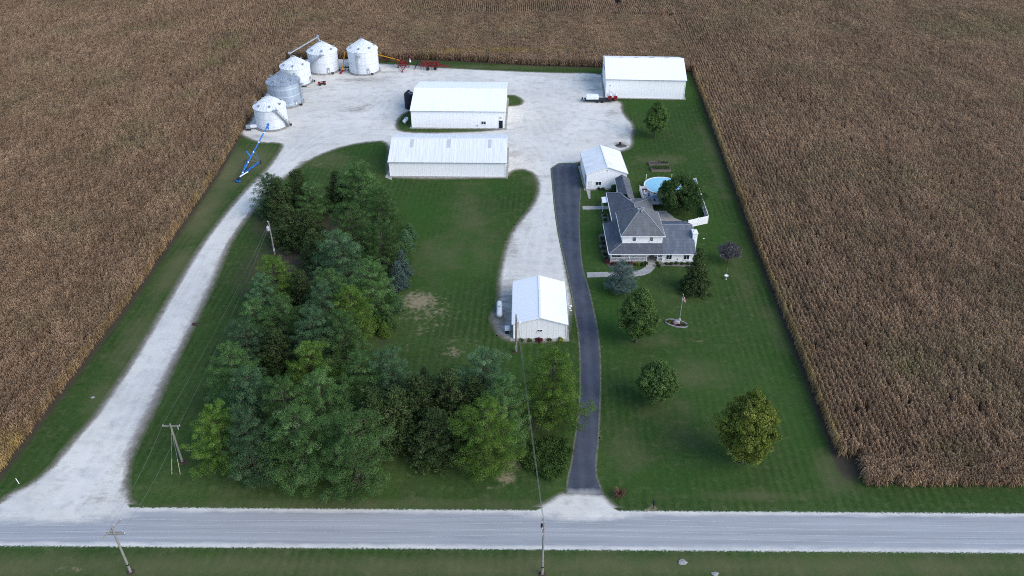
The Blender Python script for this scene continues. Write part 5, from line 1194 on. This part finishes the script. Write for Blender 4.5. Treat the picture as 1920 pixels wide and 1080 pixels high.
# white upright tank behind the east bin
c = P(648, 130) + Vector((.3, 2.2, 0)); t = thing('nurse_tank', 'white tank half hidden left of the easternmost bin', 'tank', c); part('tank_body', MB().lathe([(.8, .35), (.85, .5), (.85, 1.9), (.6, 2.2), (.2, 2.3), (0, 2.32)], c, 20), M['tank_white'], t, True); part('stand', MB().box(c + Vector((0, 0, .17)), (1.6, 1.6, .34)), M['dark'], t)

# ---------------------------------------------------------------- vehicles and machines
def wheel(parent, c, r, w, axis='Y', rim='tank_white', rz=None):
    c = Vector(c); h = w / 2
    ty = MB().lathe([(r * .55, -h), (r * .9, -h), (r, -h * .6), (r, h * .6), (r * .9, h), (r * .55, h)], (0, 0, 0), 18, axis); rm = MB().lathe([(0, -h * .5), (r * .54, -h * .85), (r * .56, 0), (r * .54, h * .85), (0, h * .5)], (0, 0, 0), 14, axis)
    for mb in (ty, rm):
        m = Matrix.Rotation(rz or 0, 3, 'Z'); mb.v = [tuple(m @ Vector(v) + c) for v in mb.v]
    o = part('wheel', ty, M['rubber'], parent, True); part('rim', rm, M[rim], o, True); return o
# nurse trailer beside the barn
c0, c1 = P(1093, 193.5), P(1157, 193.0); y = (c0.y + c1.y) / 2 + 1.1; x0, x1 = c0.x + .5, c1.x - .6
t = thing('tank_trailer', 'flat trailer in front of the barn carrying a white box tank and two red-ended tanks', 'trailer', ((x0 + x1) / 2, y, 0))
part('bed', MB().box(((x0 + x1) / 2, y, .72), (x1 - x0, 2.1, .14)).box(((x0 + x1) / 2, y - .9, .58), (x1 - x0, .12, .16)).box(((x0 + x1) / 2, y + .9, .58), (x1 - x0, .12, .16)), M['dark'], t)
part('hitch', MB().bar((x0, y - .6, .6), (x0 - 1.2, y, .5), .1).bar((x0, y + .6, .6), (x0 - 1.2, y, .5), .1).box((x0 - .6, y, .95), (.4, .5, .5)), M['dark'], t)
for x in (x0 + 3.6, x0 + 5.0):
    for s in (-1, 1): wheel(t, (x, y + s * 1.0, .36), .36, .26)
bx = MB().box((x0 + 2.1, y, 1.42), (3.5, 1.75, 1.2)); solo('box_tank', bx, M['tank_white'], 'long white box tank on the left half of the trailer by the barn', 'tank', None, base=(x0 + 2.1, y, .8)).modifiers.new('bevel', 'BEVEL').width = .15
for k, lab in ((7.0, 'white round tank with red end on the trailer, nearer the box tank'), (8.55, 'white round tank with red end at the right end of the trailer')):
    q = Vector((x0 + k, y, .8)); tk = thing('round_tank', lab, 'tank', q, 0, 'red-ended tanks on the trailer'); part('tank_body', MB().lathe([(.62, -.9), (.62, .95), (.45, 1.1), (0, 1.15)], q + Vector((0, 0, .75)), 20, 'Y'), M['tank_white'], tk, True); part('red_end', MB().lathe([(0, -1.02), (.4, -1.0), (.6, -.93), (.6, -.9)], q + Vector((0, 0, .75)), 20, 'Y'), M['red'], tk, True)
    part('filler_cap', MB().lathe([(.17, 1.34), (.17, 1.46), (0, 1.48)], q, 10), M['dark'], tk); part('cradle', MB().box(q + Vector((0, -.5, .09)), (1.3, .14, .18)).box(q + Vector((0, .5, .09)), (1.3, .14, .18)), M['red'], tk)
# four wheeler
c = P(603.5, 160.3) + Vector((0, .5, 0)); t = thing('quad_bike', 'red and black four-wheeler parked in front of the grain bins', 'quad bike', c, R(205)); Lc = lambda n, mb, m, s=False: part(n, mb, M[m], t, s, True)
for x in (-.72, .72):
    for s in (-.5, .5):
        w_ = MB().lathe([(.15, -.13), (.3, -.13), (.33, -.08), (.33, .08), (.3, .13), (.15, .13)], (x, s, .33), 16, 'Y'); o = Lc('wheel', w_, 'rubber', True); part('rim', MB().lathe([(0, -.1), (.15, -.11), (.15, .11), (0, .1)], (x, s, .33), 10, 'Y'), M['dark'], o, True, True)
Lc('frame', MB().box((0, 0, .42), (1.3, .4, .3)), 'dark'); Lc('front_fender', MB().box((.78, 0, .82), (.72, 1.12, .12)).box((.80, 0, .92), (.4, .5, .12)).box((1.1, 0, .62), (.14, .8, .28)), 'red_bright'); Lc('rear_fender', MB().box((-.80, 0, .82), (.70, 1.16, .14)), 'red_bright')
Lc('seat', MB().box((-.22, 0, .90), (.75, .38, .2)).box((-.48, 0, 1.0), (.3, .42, .12)), 'black_poly'); Lc('handlebar', MB().tube((.42, -.42, 1.18), (.42, .42, 1.18), .03).tube((.5, 0, .85), (.42, 0, 1.18), .04), 'dark'); rk = MB()
for s in (-.4, -.2, 0, .2, .4): rk.bar((-1.15, s, .97), (-.6, s, .97), .03); rk.bar((.62, s, 1.02), (1.1, s, 1.02), .03)
for x in (-1.15, -.6): rk.bar((x, -.42, .97), (x, .42, .97), .03)
for x in (.62, 1.1): rk.bar((x, -.42, 1.02), (x, .42, 1.02), .03)
Lc('rack', rk, 'dark')
for s in (-.3, .3): Lc('headlight', MB().lathe([(.09, 0), (.09, .05), (0, .06)], (1.18, s, .78), 10, 'X'), 'tank_white')
# field cultivator
c = P(806, 131); t = thing('field_cultivator', 'red field cultivator with rows of curved tines parked by the corn edge', 'farm implement', c, R(-4)); t.scale = (1.05, 1.05, 1.35); fr = MB(); Lc = lambda n, mb, m, s=False, p=None: part(n, mb, M[m], p or t, s, True)
for yy in (-.3, .9, 2.1, 3.3): fr.bar((-2.9, yy, .95), (2.2, yy, .95), .16)
for xx in (-2.8, -1.5, 0, 1.2, 2.1): fr.bar((xx, -.35, 1.0), (xx, 3.35, 1.0), .14)
for xx in (-2.0, -.4, 1.0): fr.bar((xx, .5, 1.02), (xx + .4, 1.5, 1.75), .12); fr.bar((xx + .4, 1.5, 1.75), (xx + .9, 2.6, 1.02), .1)
Lc('frame', fr, 'red'); Lc('drawbar', MB().bar((2.2, .9, .95), (5.0, 1.4, .55), .18).bar((2.2, 2.1, .95), (5.0, 1.4, .55), .18).bar((5.0, 1.4, .55), (5.9, 1.4, .5), .14), 'red')
rng = random.Random(4)
for yy in (-.3, .9, 2.1, 3.3):
    for k in range(7):
        x = -2.7 + k * .78 + (yy * .3 % .5); tn = MB().path([(x, yy, .95), (x - .35, yy, .85), (x - .5, yy, .5), (x - .25, yy, .1), (x - .05, yy, .0)], .045, 5); Lc('tine', tn, 'dark', True)
for x, yy in ((-.6, -.75), (-.6, 3.7), (1.9, -.2), (1.9, 3.2)): wheel(t, Vector((x, yy, .42)) if False else (0, 0, 0), .01, .01) if False else None
for x, yy in ((-.5, -.7), (-.5, 3.75), (1.6, -.1), (1.6, 3.1)):
    ty = MB().lathe([(.24, -.13), (.38, -.13), (.42, -.08), (.42, .08), (.38, .13), (.24, .13)], (x, yy, .42), 18, 'Y'); o = Lc('wheel', ty, 'rubber', True); Lc('rim', MB().lathe([(0, -.07), (.23, -.12), (.23, .12), (0, .07)], (x, yy, .42), 12, 'Y'), 'tank_white', True, o)
hr = MB()
for k in range(10): x = -4.1 + .04 * k; y0 = -.4 + k * .42; hr.path([(-2.9, y0, .95), (-3.6, y0, 1.25), (-4.2, y0, .75), (-4.5, y0, .05)], .04, 5)
hr.bar((-3.6, -.5, 1.25), (-3.6, 3.6, 1.25), .09); hr.bar((-4.2, -.5, .75), (-4.2, 3.6, .75), .09); Lc('rear_harrow', hr, 'dark')
# folded drill with upright wings
c = P(756, 128); t = thing('folded_implement', 'red implement with folded-up wings and a pale box, beside the yellow auger', 'farm implement', c, R(8)); t.scale = (1.15, 1.1, 1.15)
Lc('frame', MB().bar((-1.0, 0, .8), (1.3, 0, .8), .2).bar((-1.0, 1.8, .8), (1.3, 1.8, .8), .2).bar((-.9, 0, .8), (-.9, 1.8, .8), .2).bar((1.2, 0, .8), (1.2, 1.8, .8), .2).bar((-.4, 1.0, .8), (-.4, 1.0, 2.3), .18).bar((.7, 1.0, .8), (.7, 1.0, 2.3), .18).bar((-.8, .9, 1.5), (1.2, .9, 1.5), .16).box((.15, .9, 1.15), (1.4, .8, .5)), 'red')
Lc('tongue', MB().bar((-.7, 0, .8), (-.2, -3.2, .45), .15).bar((.9, 0, .8), (-.2, -3.2, .45), .15).box((-.2, -3.3, .35), (.25, .6, .7)).bar((-.2, -2.4, .6), (-.2, -2.4, 1.1), .12), 'red'); Lc('jack', MB().tube((-.2, -3.0, 0), (-.2, -3.0, .9), .07), 'tank_white')
for s in (-1, 1):
    wg = MB(); xx = .15 + s * 1.35
    for k in range(7): z = .9 + k * .36; wg.bar((xx + s * k * .12, -.3, z), (xx + s * k * .12, 2.4, z), .11)
    for yy in (-.2, 1.0, 2.2): wg.bar((xx, yy, .8), (xx + s * .8, yy, 3.1), .11)
    wo = Lc('folded_wing', wg, 'red')
    ds = MB()
    for k in range(6):
        for yy in (.1, .7, 1.3, 1.9): ds.lathe([(0, -.02), (.22, -.01), (.22, .01), (0, .014)], (xx + s * (k * .14 + .18), yy, 1.1 + k * .38), 10, 'X')
    Lc('disc', ds, 'dark', False, wo)
Lc('seed_box', MB().box((2.0, .4, 2.0), (.42, 2.3, .42)), 'tank_white')
for x in (-1.3, 1.6):
    ty = MB().lathe([(.2, -.13), (.36, -.13), (.4, -.08), (.4, .08), (.36, .13), (.2, .13)], (x, .6, .4), 16, 'X'); o = Lc('wheel', ty, 'rubber', True); Lc('rim', MB().lathe([(0, -.06), (.2, -.11), (.2, .11), (0, .06)], (x, .6, .4), 10, 'X'), 'red', True, o)
# yellow augers either side of the east bin
a, b = P(752, 114, .9), P(708, 102.5, 1.7); b = b + (b - a) * .35
t = thing('grain_auger', 'yellow auger tube reaching from behind the east bin toward the folded red implement', 'auger', (a.x, a.y, 0)); part('tube', MB().tube(a, b, .17), M['yellow'], t, True); part('intake', MB().box(a, (.6, .5, .6)), M['red'], t); m_ = a + (b - a) * .45; part('stand', MB().bar((m_.x, m_.y - .7, 0), m_, .1).bar((m_.x, m_.y + .7, 0), m_, .1).bar(Vector((m_.x, m_.y, .0)) + Vector((-3, 0, .35)), Vector((m_.x, m_.y, .35)) + Vector((1.5, 0, 0)), .12), M['red'], t)
for s in (-.9, .9): wheel(t, (m_.x, m_.y + s, .32), .32, .2, 'Y', 'red')
a, b = P(641.5, 131.5, .7), P(646.8, 97.5, 4.3); t = thing('grain_auger', 'upright yellow auger with red running gear left of the east bin', 'auger', (a.x, a.y, 0)); d = (b - a); part('tube', MB().tube(a, b, .17), M['yellow'], t, True); m_ = a + d * .25
part('undercarriage', MB().bar((a.x - .9, a.y + .9, .35), (a.x + 1.6, a.y + 1.2, .35), .14).bar((a.x - .2, a.y - .9, .4), (a.x + .9, a.y + 1.1, .5), .18).bar((a.x + .9, a.y + 1.1, .45), m_, .1).bar((a.x - .8, a.y + .9, .35), m_, .1).bar((a.x - .3, a.y - 1.4, .3), (a.x + .1, a.y + .2, .6), .16), M['red'], t); part('intake_hopper', MB().box((a.x - .25, a.y - 1.3, .38), (.5, .6, .45)), M['red'], t)
for x in (-1.0, 1.7): wheel(t, (a.x + x, a.y + 1.05, .33), .33, .22, 'X', 'red')
# blue auger
A_, B_ = P(447.5, 338, .45), P(502.5, 234, 6.2); d = B_ - A_; at = lambda k: A_ + d * k
t = thing('grain_auger', 'long blue auger on wheels raised from the grass toward the nearest bin', 'auger', (A_.x, A_.y, 0)); tb = part('tube', MB().tube(at(-.01), at(1), .155, None, 14), M['blue'], t, True)
part('head', MB().box(at(1.0), (.5, .6, .5)).tube(at(.985), at(.985) + Vector((0, .1, -1.0)), .2, .16), M['blue'], t); bd = MB()
for k in (.12, .3, .48, .66, .84): p, q = at(k), at(k + .015); bd.tube(p, q, .19, None, 14)
part('flange', bd, M['tank_white'], tb, True)
w1, w2 = P(462.5, 302, .38), P(488.5, 303.5, .38)
part('undercarriage', MB().bar(at(.10) + Vector((.1, 0, -.15)), w2, .16).bar(at(.10) + Vector((-.1, 0, -.15)), w1, .16).bar(at(.16) + Vector((.3, 0, -.2)), w2 + Vector((-.3, -.2, .15)), .12).bar(w1, at(.52) - Vector((0, 0, .2)), .11).bar(w2, at(.52) - Vector((0, 0, .2)), .11), M['blue'], t); part('axle', MB().tube(w1 + Vector((0, 0, .1)), w2 + Vector((0, 0, .1)), .05).tube(w2 + Vector((-.4, .2, .2)), at(.45), .04), M['galv'], t)
for q in (w1, w2): wheel(t, q, .38, .26, 'X')
part('crossover_auger', MB().tube(at(.04) + Vector((0, 0, .3)), P(465, 322, .9), .14), M['tank_white'], t); part('motor', MB().box(P(464, 318, .7), (.6, .7, .6)), M['dark'], t); part('hopper', MB().box(at(.0) + Vector((0, .1, .2)), (.7, .8, .7)), M['dark'], t)
part('intake', MB().box(at(-.01), (.8, .6, .5)).lathe([(.3, -.15), (.3, .15)], at(.0) + Vector((-.4, .3, -.05)), 12, 'X'), M['blue'], t); fp = at(.40); part('chute', MB().tube(fp, fp + Vector((-1.0, .5, 1.3)), .2, .16), M['blue'], t, True)

# ---------------------------------------------------------------- poles, wires
def power_pole(px, py, h, label, arm=None, kind=None, lean=0):
    b = P(px, py); t = thing('utility_pole', label, 'utility pole', b, 0, 'utility poles'); top = b + Vector((lean, 0, h))
    part('pole', MB().tube(b - Vector((0, 0, .1)), top, .17, .11, 12), M['wood_grey'], t, True); part('base_mound', MB().lathe([(.5, 0), (.35, .05), (.19, .10)], b, 14), M['mulch'], t, True)
    def cross(z, dirv, ln, braces=True):
        dv = Vector(dirv).normalized(); c = top + Vector((0, 0, z - h)); p = Vector((-dv.y, dv.x, 0)) * .16
        o = part('crossarm', MB().bar(c - dv * ln / 2 + p, c + dv * ln / 2 + p, .11, .13), M['wood_grey'], t)
        for k in (-.48, -.17, .17, .48) if ln > 2.5 else (-.46, .46): part('insulator', MB().lathe([(.05, 0), (.07, .05), (.05, .1), (.07, .15), (0, .2)], c + dv * ln * k + p + Vector((0, 0, .07)), 8), M['ceramic'], o)
        return [c + dv * ln * k + p + Vector((0, 0, .28)) for k in (-.48, -.17, .17, .48)] if ln > 2.5 else [c + dv * ln * k + p + Vector((0, 0, .28)) for k in (-.46, .46)]
    return t, b, top, cross
W_ = []
t, b1, top, cross = power_pole(245, 1073, 8.3, 'grey corner pole across the road with crossed arms', kind='road')
a1 = cross(7.9, (.42, 1, 0), 2.9); a1b = cross(6.9, (1, .02, 0), 2.3); a1c = cross(7.25, (1, .02, 0), 2.1); part('pole_tag', MB().tube(b1 + Vector((0, 0, 1.35)), b1 + Vector((0, 0, 1.6)), .172, .17, 12), M['dark'], t)
t, b2, top, cross = power_pole(342, 866, 7.3, 'grey pole with one cross-arm on the grass beside the gravel lane'); a2 = cross(6.75, (1, 0, 0), 2.45)
part('insulator_string', MB().tube(a2[1] + Vector((-.25, 0, -.2)), a2[1] + Vector((-.3, -.1, -.9)), .05), M['ceramic'], t)
t, b3, top, cross = power_pole(515.5, 478, 7.6, 'grey pole with a white transformer among the dark trees'); tr = top + Vector((-.30, -.20, -1.5)); part('transformer', MB().lathe([(.25, -.45), (.29, -.4), (.29, .35), (.2, .45), (0, .48)], tr, 16), M['ceramic'], t, True); part('insulator', MB().lathe([(.06, 0), (.09, .1), (.06, .2), (0, .35)], top + Vector((-.22, 0, -.15)), 8).lathe([(.06, 0), (.06, .2), (0, .3)], tr + Vector((0, 0, .46)), 8), M['ceramic'], t); part('meter', MB().box(b3 + Vector((.1, -.2, 1.3)), (.3, .2, .5)), M['ceramic'], t)
t, b4, top, cross = power_pole(1016.5, 1077, 9.2, 'grey roadside pole at the bottom centre carrying the line along the road', kind='road'); a4 = cross(8.85, (.02, 1, 0), 2.6); part('pole_tag', MB().tube(b4 + Vector((0, 0, 1.35)), b4 + Vector((0, 0, 1.6)), .172, .17, 12), M['dark'], t); top4 = top
part('bracket', MB().box(top + Vector((-.2, .2, -.5)), (.3, .3, .5)), M['dark'], t)
t, b5, top5, cross = power_pole(967.5, 660, 7.7, 'slim service pole at the left front corner of the garage'); part('meter_box', MB().box(b5 + Vector((0, -.22, 1.0)), (.35, .22, .75)), M['galv'], t); part('yard_light', MB().tube(top5 + Vector((0, 0, -1.7)), top5 + Vector((.5, -.1, -1.4)), .04).lathe([(.2, -.12), (.14, .05), (0, .1)], top5 + Vector((.55, -.1, -1.45)), 12), M['tank_white'], t); part('conduit', MB().tube(b5 + Vector((.17, -.1, .2)), top5 + Vector((.14, -.08, -.9)), .04), M['galv'], t)
def wire(a, b, sag, label, r=.018, group=None, n=18, m=None):
    a, b = Vector(a), Vector(b); pts = [a + (b - a) * (i / n) - Vector((0, 0, sag * 4 * (i / n) * (1 - i / n))) for i in range(n + 1)]; solo('power_line', MB().path(pts, r, 5), M['wire' if r == .017 else 'wire_dull'], label, 'power line', group)
wire(a1[0] if 0 else a1b[0], a2[0], .7, 'left wire from the corner pole to the pole with one cross-arm', .014); wire(a1c[1], a2[1] + Vector((-.3, -.1, -.9)), .8, 'right wire from the corner pole to the pole with one cross-arm', .014)
wire(a2[0], tr + Vector((-.1, -.1, .5)), .9, 'upper wire from the cross-arm pole to the transformer pole', .014); wire(a2[1], tr + Vector((.05, -.2, .1)), .9, 'lower wire from the cross-arm pole to the transformer pole', .014)
G4 = 'road line wires'
for k in range(4):
    o = ('farthest', 'second', 'third', 'nearest')[3 - k]
    e = a4[k] + Vector((110, -1.0, .3)); wire(a4[k], e, 1.3, o + ' of four wires running right from the roadside pole', .017, G4, 26); wire(a1[k], a4[k], .5, o + ' of four wires between the corner pole and roadside pole', .017, G4, 22); wire(a1[k], a1[k] + Vector((-75, .8, .3)), .9, o + ' of four wires running left from the corner pole', .017, G4)
wire(top4 + Vector((0, .15, -.3)), top5 + Vector((.08, -.1, -.5)), .5, 'thick service cable, left strand, from the roadside pole over the road to the garage pole', .022); wire(top4 + Vector((.1, .15, -.45)), top5 + Vector((.25, -.1, -.6)), .55, 'thick service cable, right strand, from the roadside pole over the road to the garage pole', .022)
for (x0, y0, x1, y1), lab in (((322.3, 889.5, 319.3, 865), 'left pale guy-wire marker on the grass below the cross-arm pole'), ((338, 889, 331, 864.5), 'right pale guy-wire marker on the grass below the cross-arm pole')):
    a = P(x0, y0); d = (b2 + Vector((0, 0, 6.5)) - a).normalized(); tg = thing('guy_wire', lab, 'guy wire', a, 0, 'guy wires'); part('marker', MB().tube(a, a + d * 2.3, .035, None, 6), pm('pale yellow guard', (.62, .58, .32), None, 2, .5), tg, True); part('cable', MB().tube(a + d * 2.3, b2 + Vector((0, 0, 6.5)), .012, None, 5), M['wire'], tg)

# ---------------------------------------------------------------- small yard things
# flag, pole and bed
c = P(1268, 607); t = thing('flower_bed', 'oval lawn bed edged with grey stone around a boulder', 'flower bed', c, R(-22)); n = 34; Lc = lambda n_, mb, m, s=False: part(n_, mb, M[m], t, s, True)
for k in range(n):
    a = 6.283 * k / n; Lc('edging_stone', MB().box((1.95 * math.cos(a), .98 * math.sin(a), .09), (.33, .20, .2), math.atan2(.98 * math.cos(a), -1.95 * math.sin(a))), 'stone')
Lc('mulch', MB().lathe([(1, 0), (1, .07), (0, .15)], (0, 0, 0), 30), 'mulch'); o = t.children[-1]; o.scale = (1.88, .92, 1)
solo('boulder', MB().blob((c.x + .05, c.y + .02, .3), (.62, .42, .42), 3, .14), M['stone'], 'grey boulder in the middle of the oval lawn bed', 'boulder', smooth=True)
for x, y, m, lab in ((-1.1, .55, 'shrub', 'green plant at the left end of the oval bed'), (-1.3, .2, 'leaf_yellow', 'yellowish plant at the left end of the oval bed'), (-.7, -.05, 'shrub_red', 'reddish plant left of the boulder in the oval bed'), (.75, .05, 'leaf_yellow', 'yellow-green plant right of the boulder in the oval bed'), (1.2, -.55, 'shrub', 'dark plant at the right end of the oval bed'), (.3, -.6, 'shrub_red', 'reddish plant in front of the boulder in the oval bed')): bush('bed_plant', c.x + x, c.y + y, .3, .35, m, lab, 'plant', None, 12, 22, .06, 5)
b = P(1274, 600.5); t = thing('flagpole', 'slim flagpole standing behind the oval lawn bed', 'flagpole', b); part('pole', MB().tube(b, b + Vector((0, 0, 5.5)), .045, .03, 10), M['wire'], t, True); part('finial', MB().lathe([(0, 0), (.07, .06), (0, .13)], b + Vector((0, 0, 5.48)), 10), M['tank_white'], t, True); part('base', MB().lathe([(.25, 0), (.25, .3), (.1, .32)], b, 12), M['concrete'], t)
def flag():
    t_ = NT('striped flag cloth'); uv = t_.n('ShaderNodeTexCoord').outputs['UV']; sx = t_.n('ShaderNodeSeparateXYZ'); t_.l(uv, sx.inputs[0])
    st = t_.math('GREATER_THAN', t_.math('FRACT', t_.math('MULTIPLY', sx.outputs[1], 6.5)), .5); c_ = t_.mix(st, (.55, .06, .08), (.78, .76, .76))
    cant = t_.math('MULTIPLY', t_.math('LESS_THAN', sx.outputs[0], .4), t_.math('GREATER_THAN', sx.outputs[1], .46)); gx = t_.math('FRACT', t_.math('MULTIPLY', sx.outputs[0], 15)); gy = t_.math('FRACT', t_.math('MULTIPLY', sx.outputs[1], 16)); star = t_.math('MULTIPLY', t_.math('LESS_THAN', t_.math('ABSOLUTE', t_.math('SUBTRACT', gx, .5)), .22), t_.math('LESS_THAN', t_.math('ABSOLUTE', t_.math('SUBTRACT', gy, .5)), .22))
    t_.col(t_.mix(cant, c_, t_.mix(star, (.04, .06, .22), (.75, .75, .78)))).rough(.8); return t_.m
nx, ny = 16, 10; vs, fs, uvs = [], [], []; top = b + Vector((0, 0, 5.3))
for j in range(ny + 1):
    for i in range(nx + 1):
        u_, v_ = i / nx, j / ny; x = .62 * u_ * (1 - .25 * v_) + .03; vs.append((top.x + x, top.y + .09 * math.sin(u_ * 11 + v_) * u_ ** .4, top.z - .95 * (1 - v_) - u_ * .75 * (1.0) - .02 * math.sin(u_ * 9))); uvs.append((u_, v_))
for j in range(ny):
    for i in range(nx): k = j * (nx + 1) + i; fs.append((k, k + 1, k + nx + 2, k + nx + 1))
mb = MB().add(vs, fs); o = solo('flag', mb, flag(), 'red, white and blue flag hanging limp from the flagpole', 'flag', smooth=True, base=top); ul = o.data.uv_layers.new(name='UVMap')
for lp in o.data.loops: ul.data[lp.index].uv = uvs[lp.vertex_index]
# bird bath and feeder pole
b = P(1361, 523.5); t = thing('bird_bath', 'white dish bird bath on a short pedestal east of the house', 'bird bath', b); part('pedestal', MB().lathe([(.22, 0), (.1, .12), (.08, .6), (.16, .7)], b, 14), M['stone'], t, True); part('basin', MB().lathe([(.1, .68), (.36, .78), (.38, .84), (.32, .83), (0, .76)], b, 20), M['tank_white'], t, True)
b = P(1361.5, 517); t = thing('garden_pole', 'slim pale garden pole behind the bird bath', 'pole', b); part('pole', MB().tube(b, b + Vector((.05, 0, 2.0)), .04), M['wood_grey'], t); part('hook', MB().path([b + Vector((.05, 0, 2.0)), b + Vector((.1, 0, 2.2)), b + Vector((.25, 0, 2.22)), b + Vector((.3, 0, 2.1))], .02, 5), M['dark'], t)
# mailbox
b = P(1224.5, 954); t = thing('mailbox', 'black mailbox on a post by the road edge', 'mailbox', b); part('post', MB().box(b + Vector((0, 0, .5)), (.1, .1, 1.0)).bar(b + Vector((0, -.25, .98)), b + Vector((0, .25, .98)), .09), M['dark'], t)
mb = MB(); pr0 = [(-.09, 0), (.09, 0), (.09, .12), (.06, .19), (0, .215), (-.06, .19), (-.09, .12)]; mb.add([(b.x + p[0] * 1.3, b.y - .32, b.z + 1.03 + p[1] * 1.2) for p in pr0] + [(b.x + p[0] * 1.3, b.y + .3, b.z + 1.03 + p[1] * 1.2) for p in pr0], [tuple(range(7)), tuple(range(7, 14))[::-1]] + [(i, 7 + i, 7 + (i + 1) % 7, (i + 1) % 7) for i in range(7)]); part('box', mb, M['black_poly'], t); part('signal_flag', MB().box(b + Vector((.13, .1, 1.25)), (.015, .05, .2)), M['red_bright'], t)
sprays('ornamental_grass', P(1160, 931), 150, 1.25, 'grass_red', 'russet clump of ornamental grass beside the drive mouth', 'plant', 4, .03, .8)
# burn barrel on its ash patch
b = P(1162.5, 273); t = thing('burn_barrel', 'rusty black burn barrel on a patch of ash behind the small garage', 'barrel', b); part('drum', MB().lathe([(.29, 0), (.29, .3), (.31, .32), (.29, .34), (.29, .6), (.31, .62), (.29, .64), (.29, .88), (.26, .88), (.26, .15), (0, .15)], b, 18), pm('burnt steel', (.035, .028, .026), (.07, .04, .03), 3, .85), t, True)
am = MB().blob((b.x + .2, b.y - .2, 0), (1.5, 1.1, .14), 5, .12); tag(part('ash_patch', am, M['ash'], None, True), kind='structure')
# generator cabinet
b = P(951, 626); t = thing('generator', 'white-topped generator cabinet on a pad left of the garage', 'generator', b); part('cabinet', MB().box(b + Vector((0, .3, .42)), (.7, .8, .7)), M['dark'], t); part('cover', MB().box(b + Vector((0, .3, 1.0)), (.85, 1.0, .48)), M['tank_white'], t, bevel=.05); part('pad', MB().box(b + Vector((0, .3, .04)), (1.1, 1.3, .08)), M['concrete'], t)
# white stones beside the garage
for (px, py, s, lab) in ((1070, 574, .28, 'white stone at the garage corner, uppermost of three by the drive'), (1068, 578, .22, 'white stone at the garage corner, middle of three by the drive'), (1070, 582, .2, 'white stone at the garage corner, lowest of three by the drive')): solo('white_stone', MB().blob(P(px, py, .12), (s, s * .8, s * .7), px + py), M['tank_white'], lab, 'stone', 'white stones by the drive', True)
for px, py, s, lab in ((1280, 1054, .55, 'flat grey stone in the grass across the road, larger one'), (1341, 1076, .42, 'pale grey stone in the grass at the bottom edge'), (174, 745, .3, 'pale round stone in the grass left of the gravel lane'), (962, 972, .10, 'small dark stone lying on the road near the drive mouth')): solo('field_stone', MB().blob(P(px, py, s * .12), (s, s * .75, s * .28), px, .25), M['stone'], lab, 'stone', None, True)
b = P(36, 907); t = thing('marker_post', 'leaning white post at the corner of the west corn and lane', 'post', b); part('post', MB().tube(b, b + Vector((-.3, .2, .8)), .05), M['tank_white'], t); part('cap', MB().tube(b + Vector((-.3, .2, .8)), b + Vector((-.32, .21, .85)), .065), M['gutter'], t)
solo('dirt_mound', MB().blob(P(367, 608, .014), (.7, .45, .22), 8, .2), M['mulch'], 'small reddish dirt mound beside the gravel lane', 'dirt mound', smooth=True)
for px, py, lab in ((1319.5, 447.5, 'pale paper scrap on the grass right of the chimney'),): solo('paper_scrap', MB().box(P(px, py, .03), (.35, .2, .03), .3), M['tank_white'], lab, 'litter')
c = P(845, 129)
# ---------------------------------------------------------------- light, sky, camera
sc = bpy.context.scene
wd = bpy.data.worlds.new('World'); sc.world = wd; wd.use_nodes = True
nt = wd.node_tree; bg = nt.nodes['Background']; sky = nt.nodes.new('ShaderNodeTexSky'); sky.sky_type = 'NISHITA'; sky.sun_disc = False
EL, AZ = R(38), R(124)          # sun height and compass angle from +Y toward +X
sky.sun_elevation = EL; sky.sun_rotation = AZ; sky.air_density = 1.0; sky.dust_density = 1.0; sky.ozone_density = 2.0
nt.links.new(sky.outputs[0], bg.inputs[0]); bg.inputs[1].default_value = .15
sl = bpy.data.lights.new('sun', 'SUN'); sl.energy = 1.1; sl.angle = R(45); sl.color = (1, .94, .84); so = bpy.data.objects.new('sun', sl); C.objects.link(so)
dv = Vector((math.sin(AZ) * math.cos(EL), math.cos(AZ) * math.cos(EL), math.sin(EL))); so.rotation_euler = dv.to_track_quat('Z', 'Y').to_euler(); so.location = (0, 100, 120)
cd = bpy.data.cameras.new('camera'); cam = bpy.data.objects.new('camera', cd); C.objects.link(cam); sc.camera = cam
cam.location = (0, 0, CH); cam.rotation_euler = (R(90) - TH, 0, 0); cd.sensor_width = 36; cd.lens = 36 * F / 1920; cd.clip_start = 1; cd.clip_end = 8000
vs = sc.view_settings; vs.view_transform = 'Standard'; vs.look = 'None'; vs.gamma = 1; vs.exposure = .98
sc.cycles.max_bounces = 6; sc.cycles.diffuse_bounces = 3; sc.cycles.transparent_max_bounces = 6
sc.cycles.pixel_filter_type = 'BLACKMAN_HARRIS'; sc.cycles.filter_width = 1.0; sc.cycles.use_denoising = False
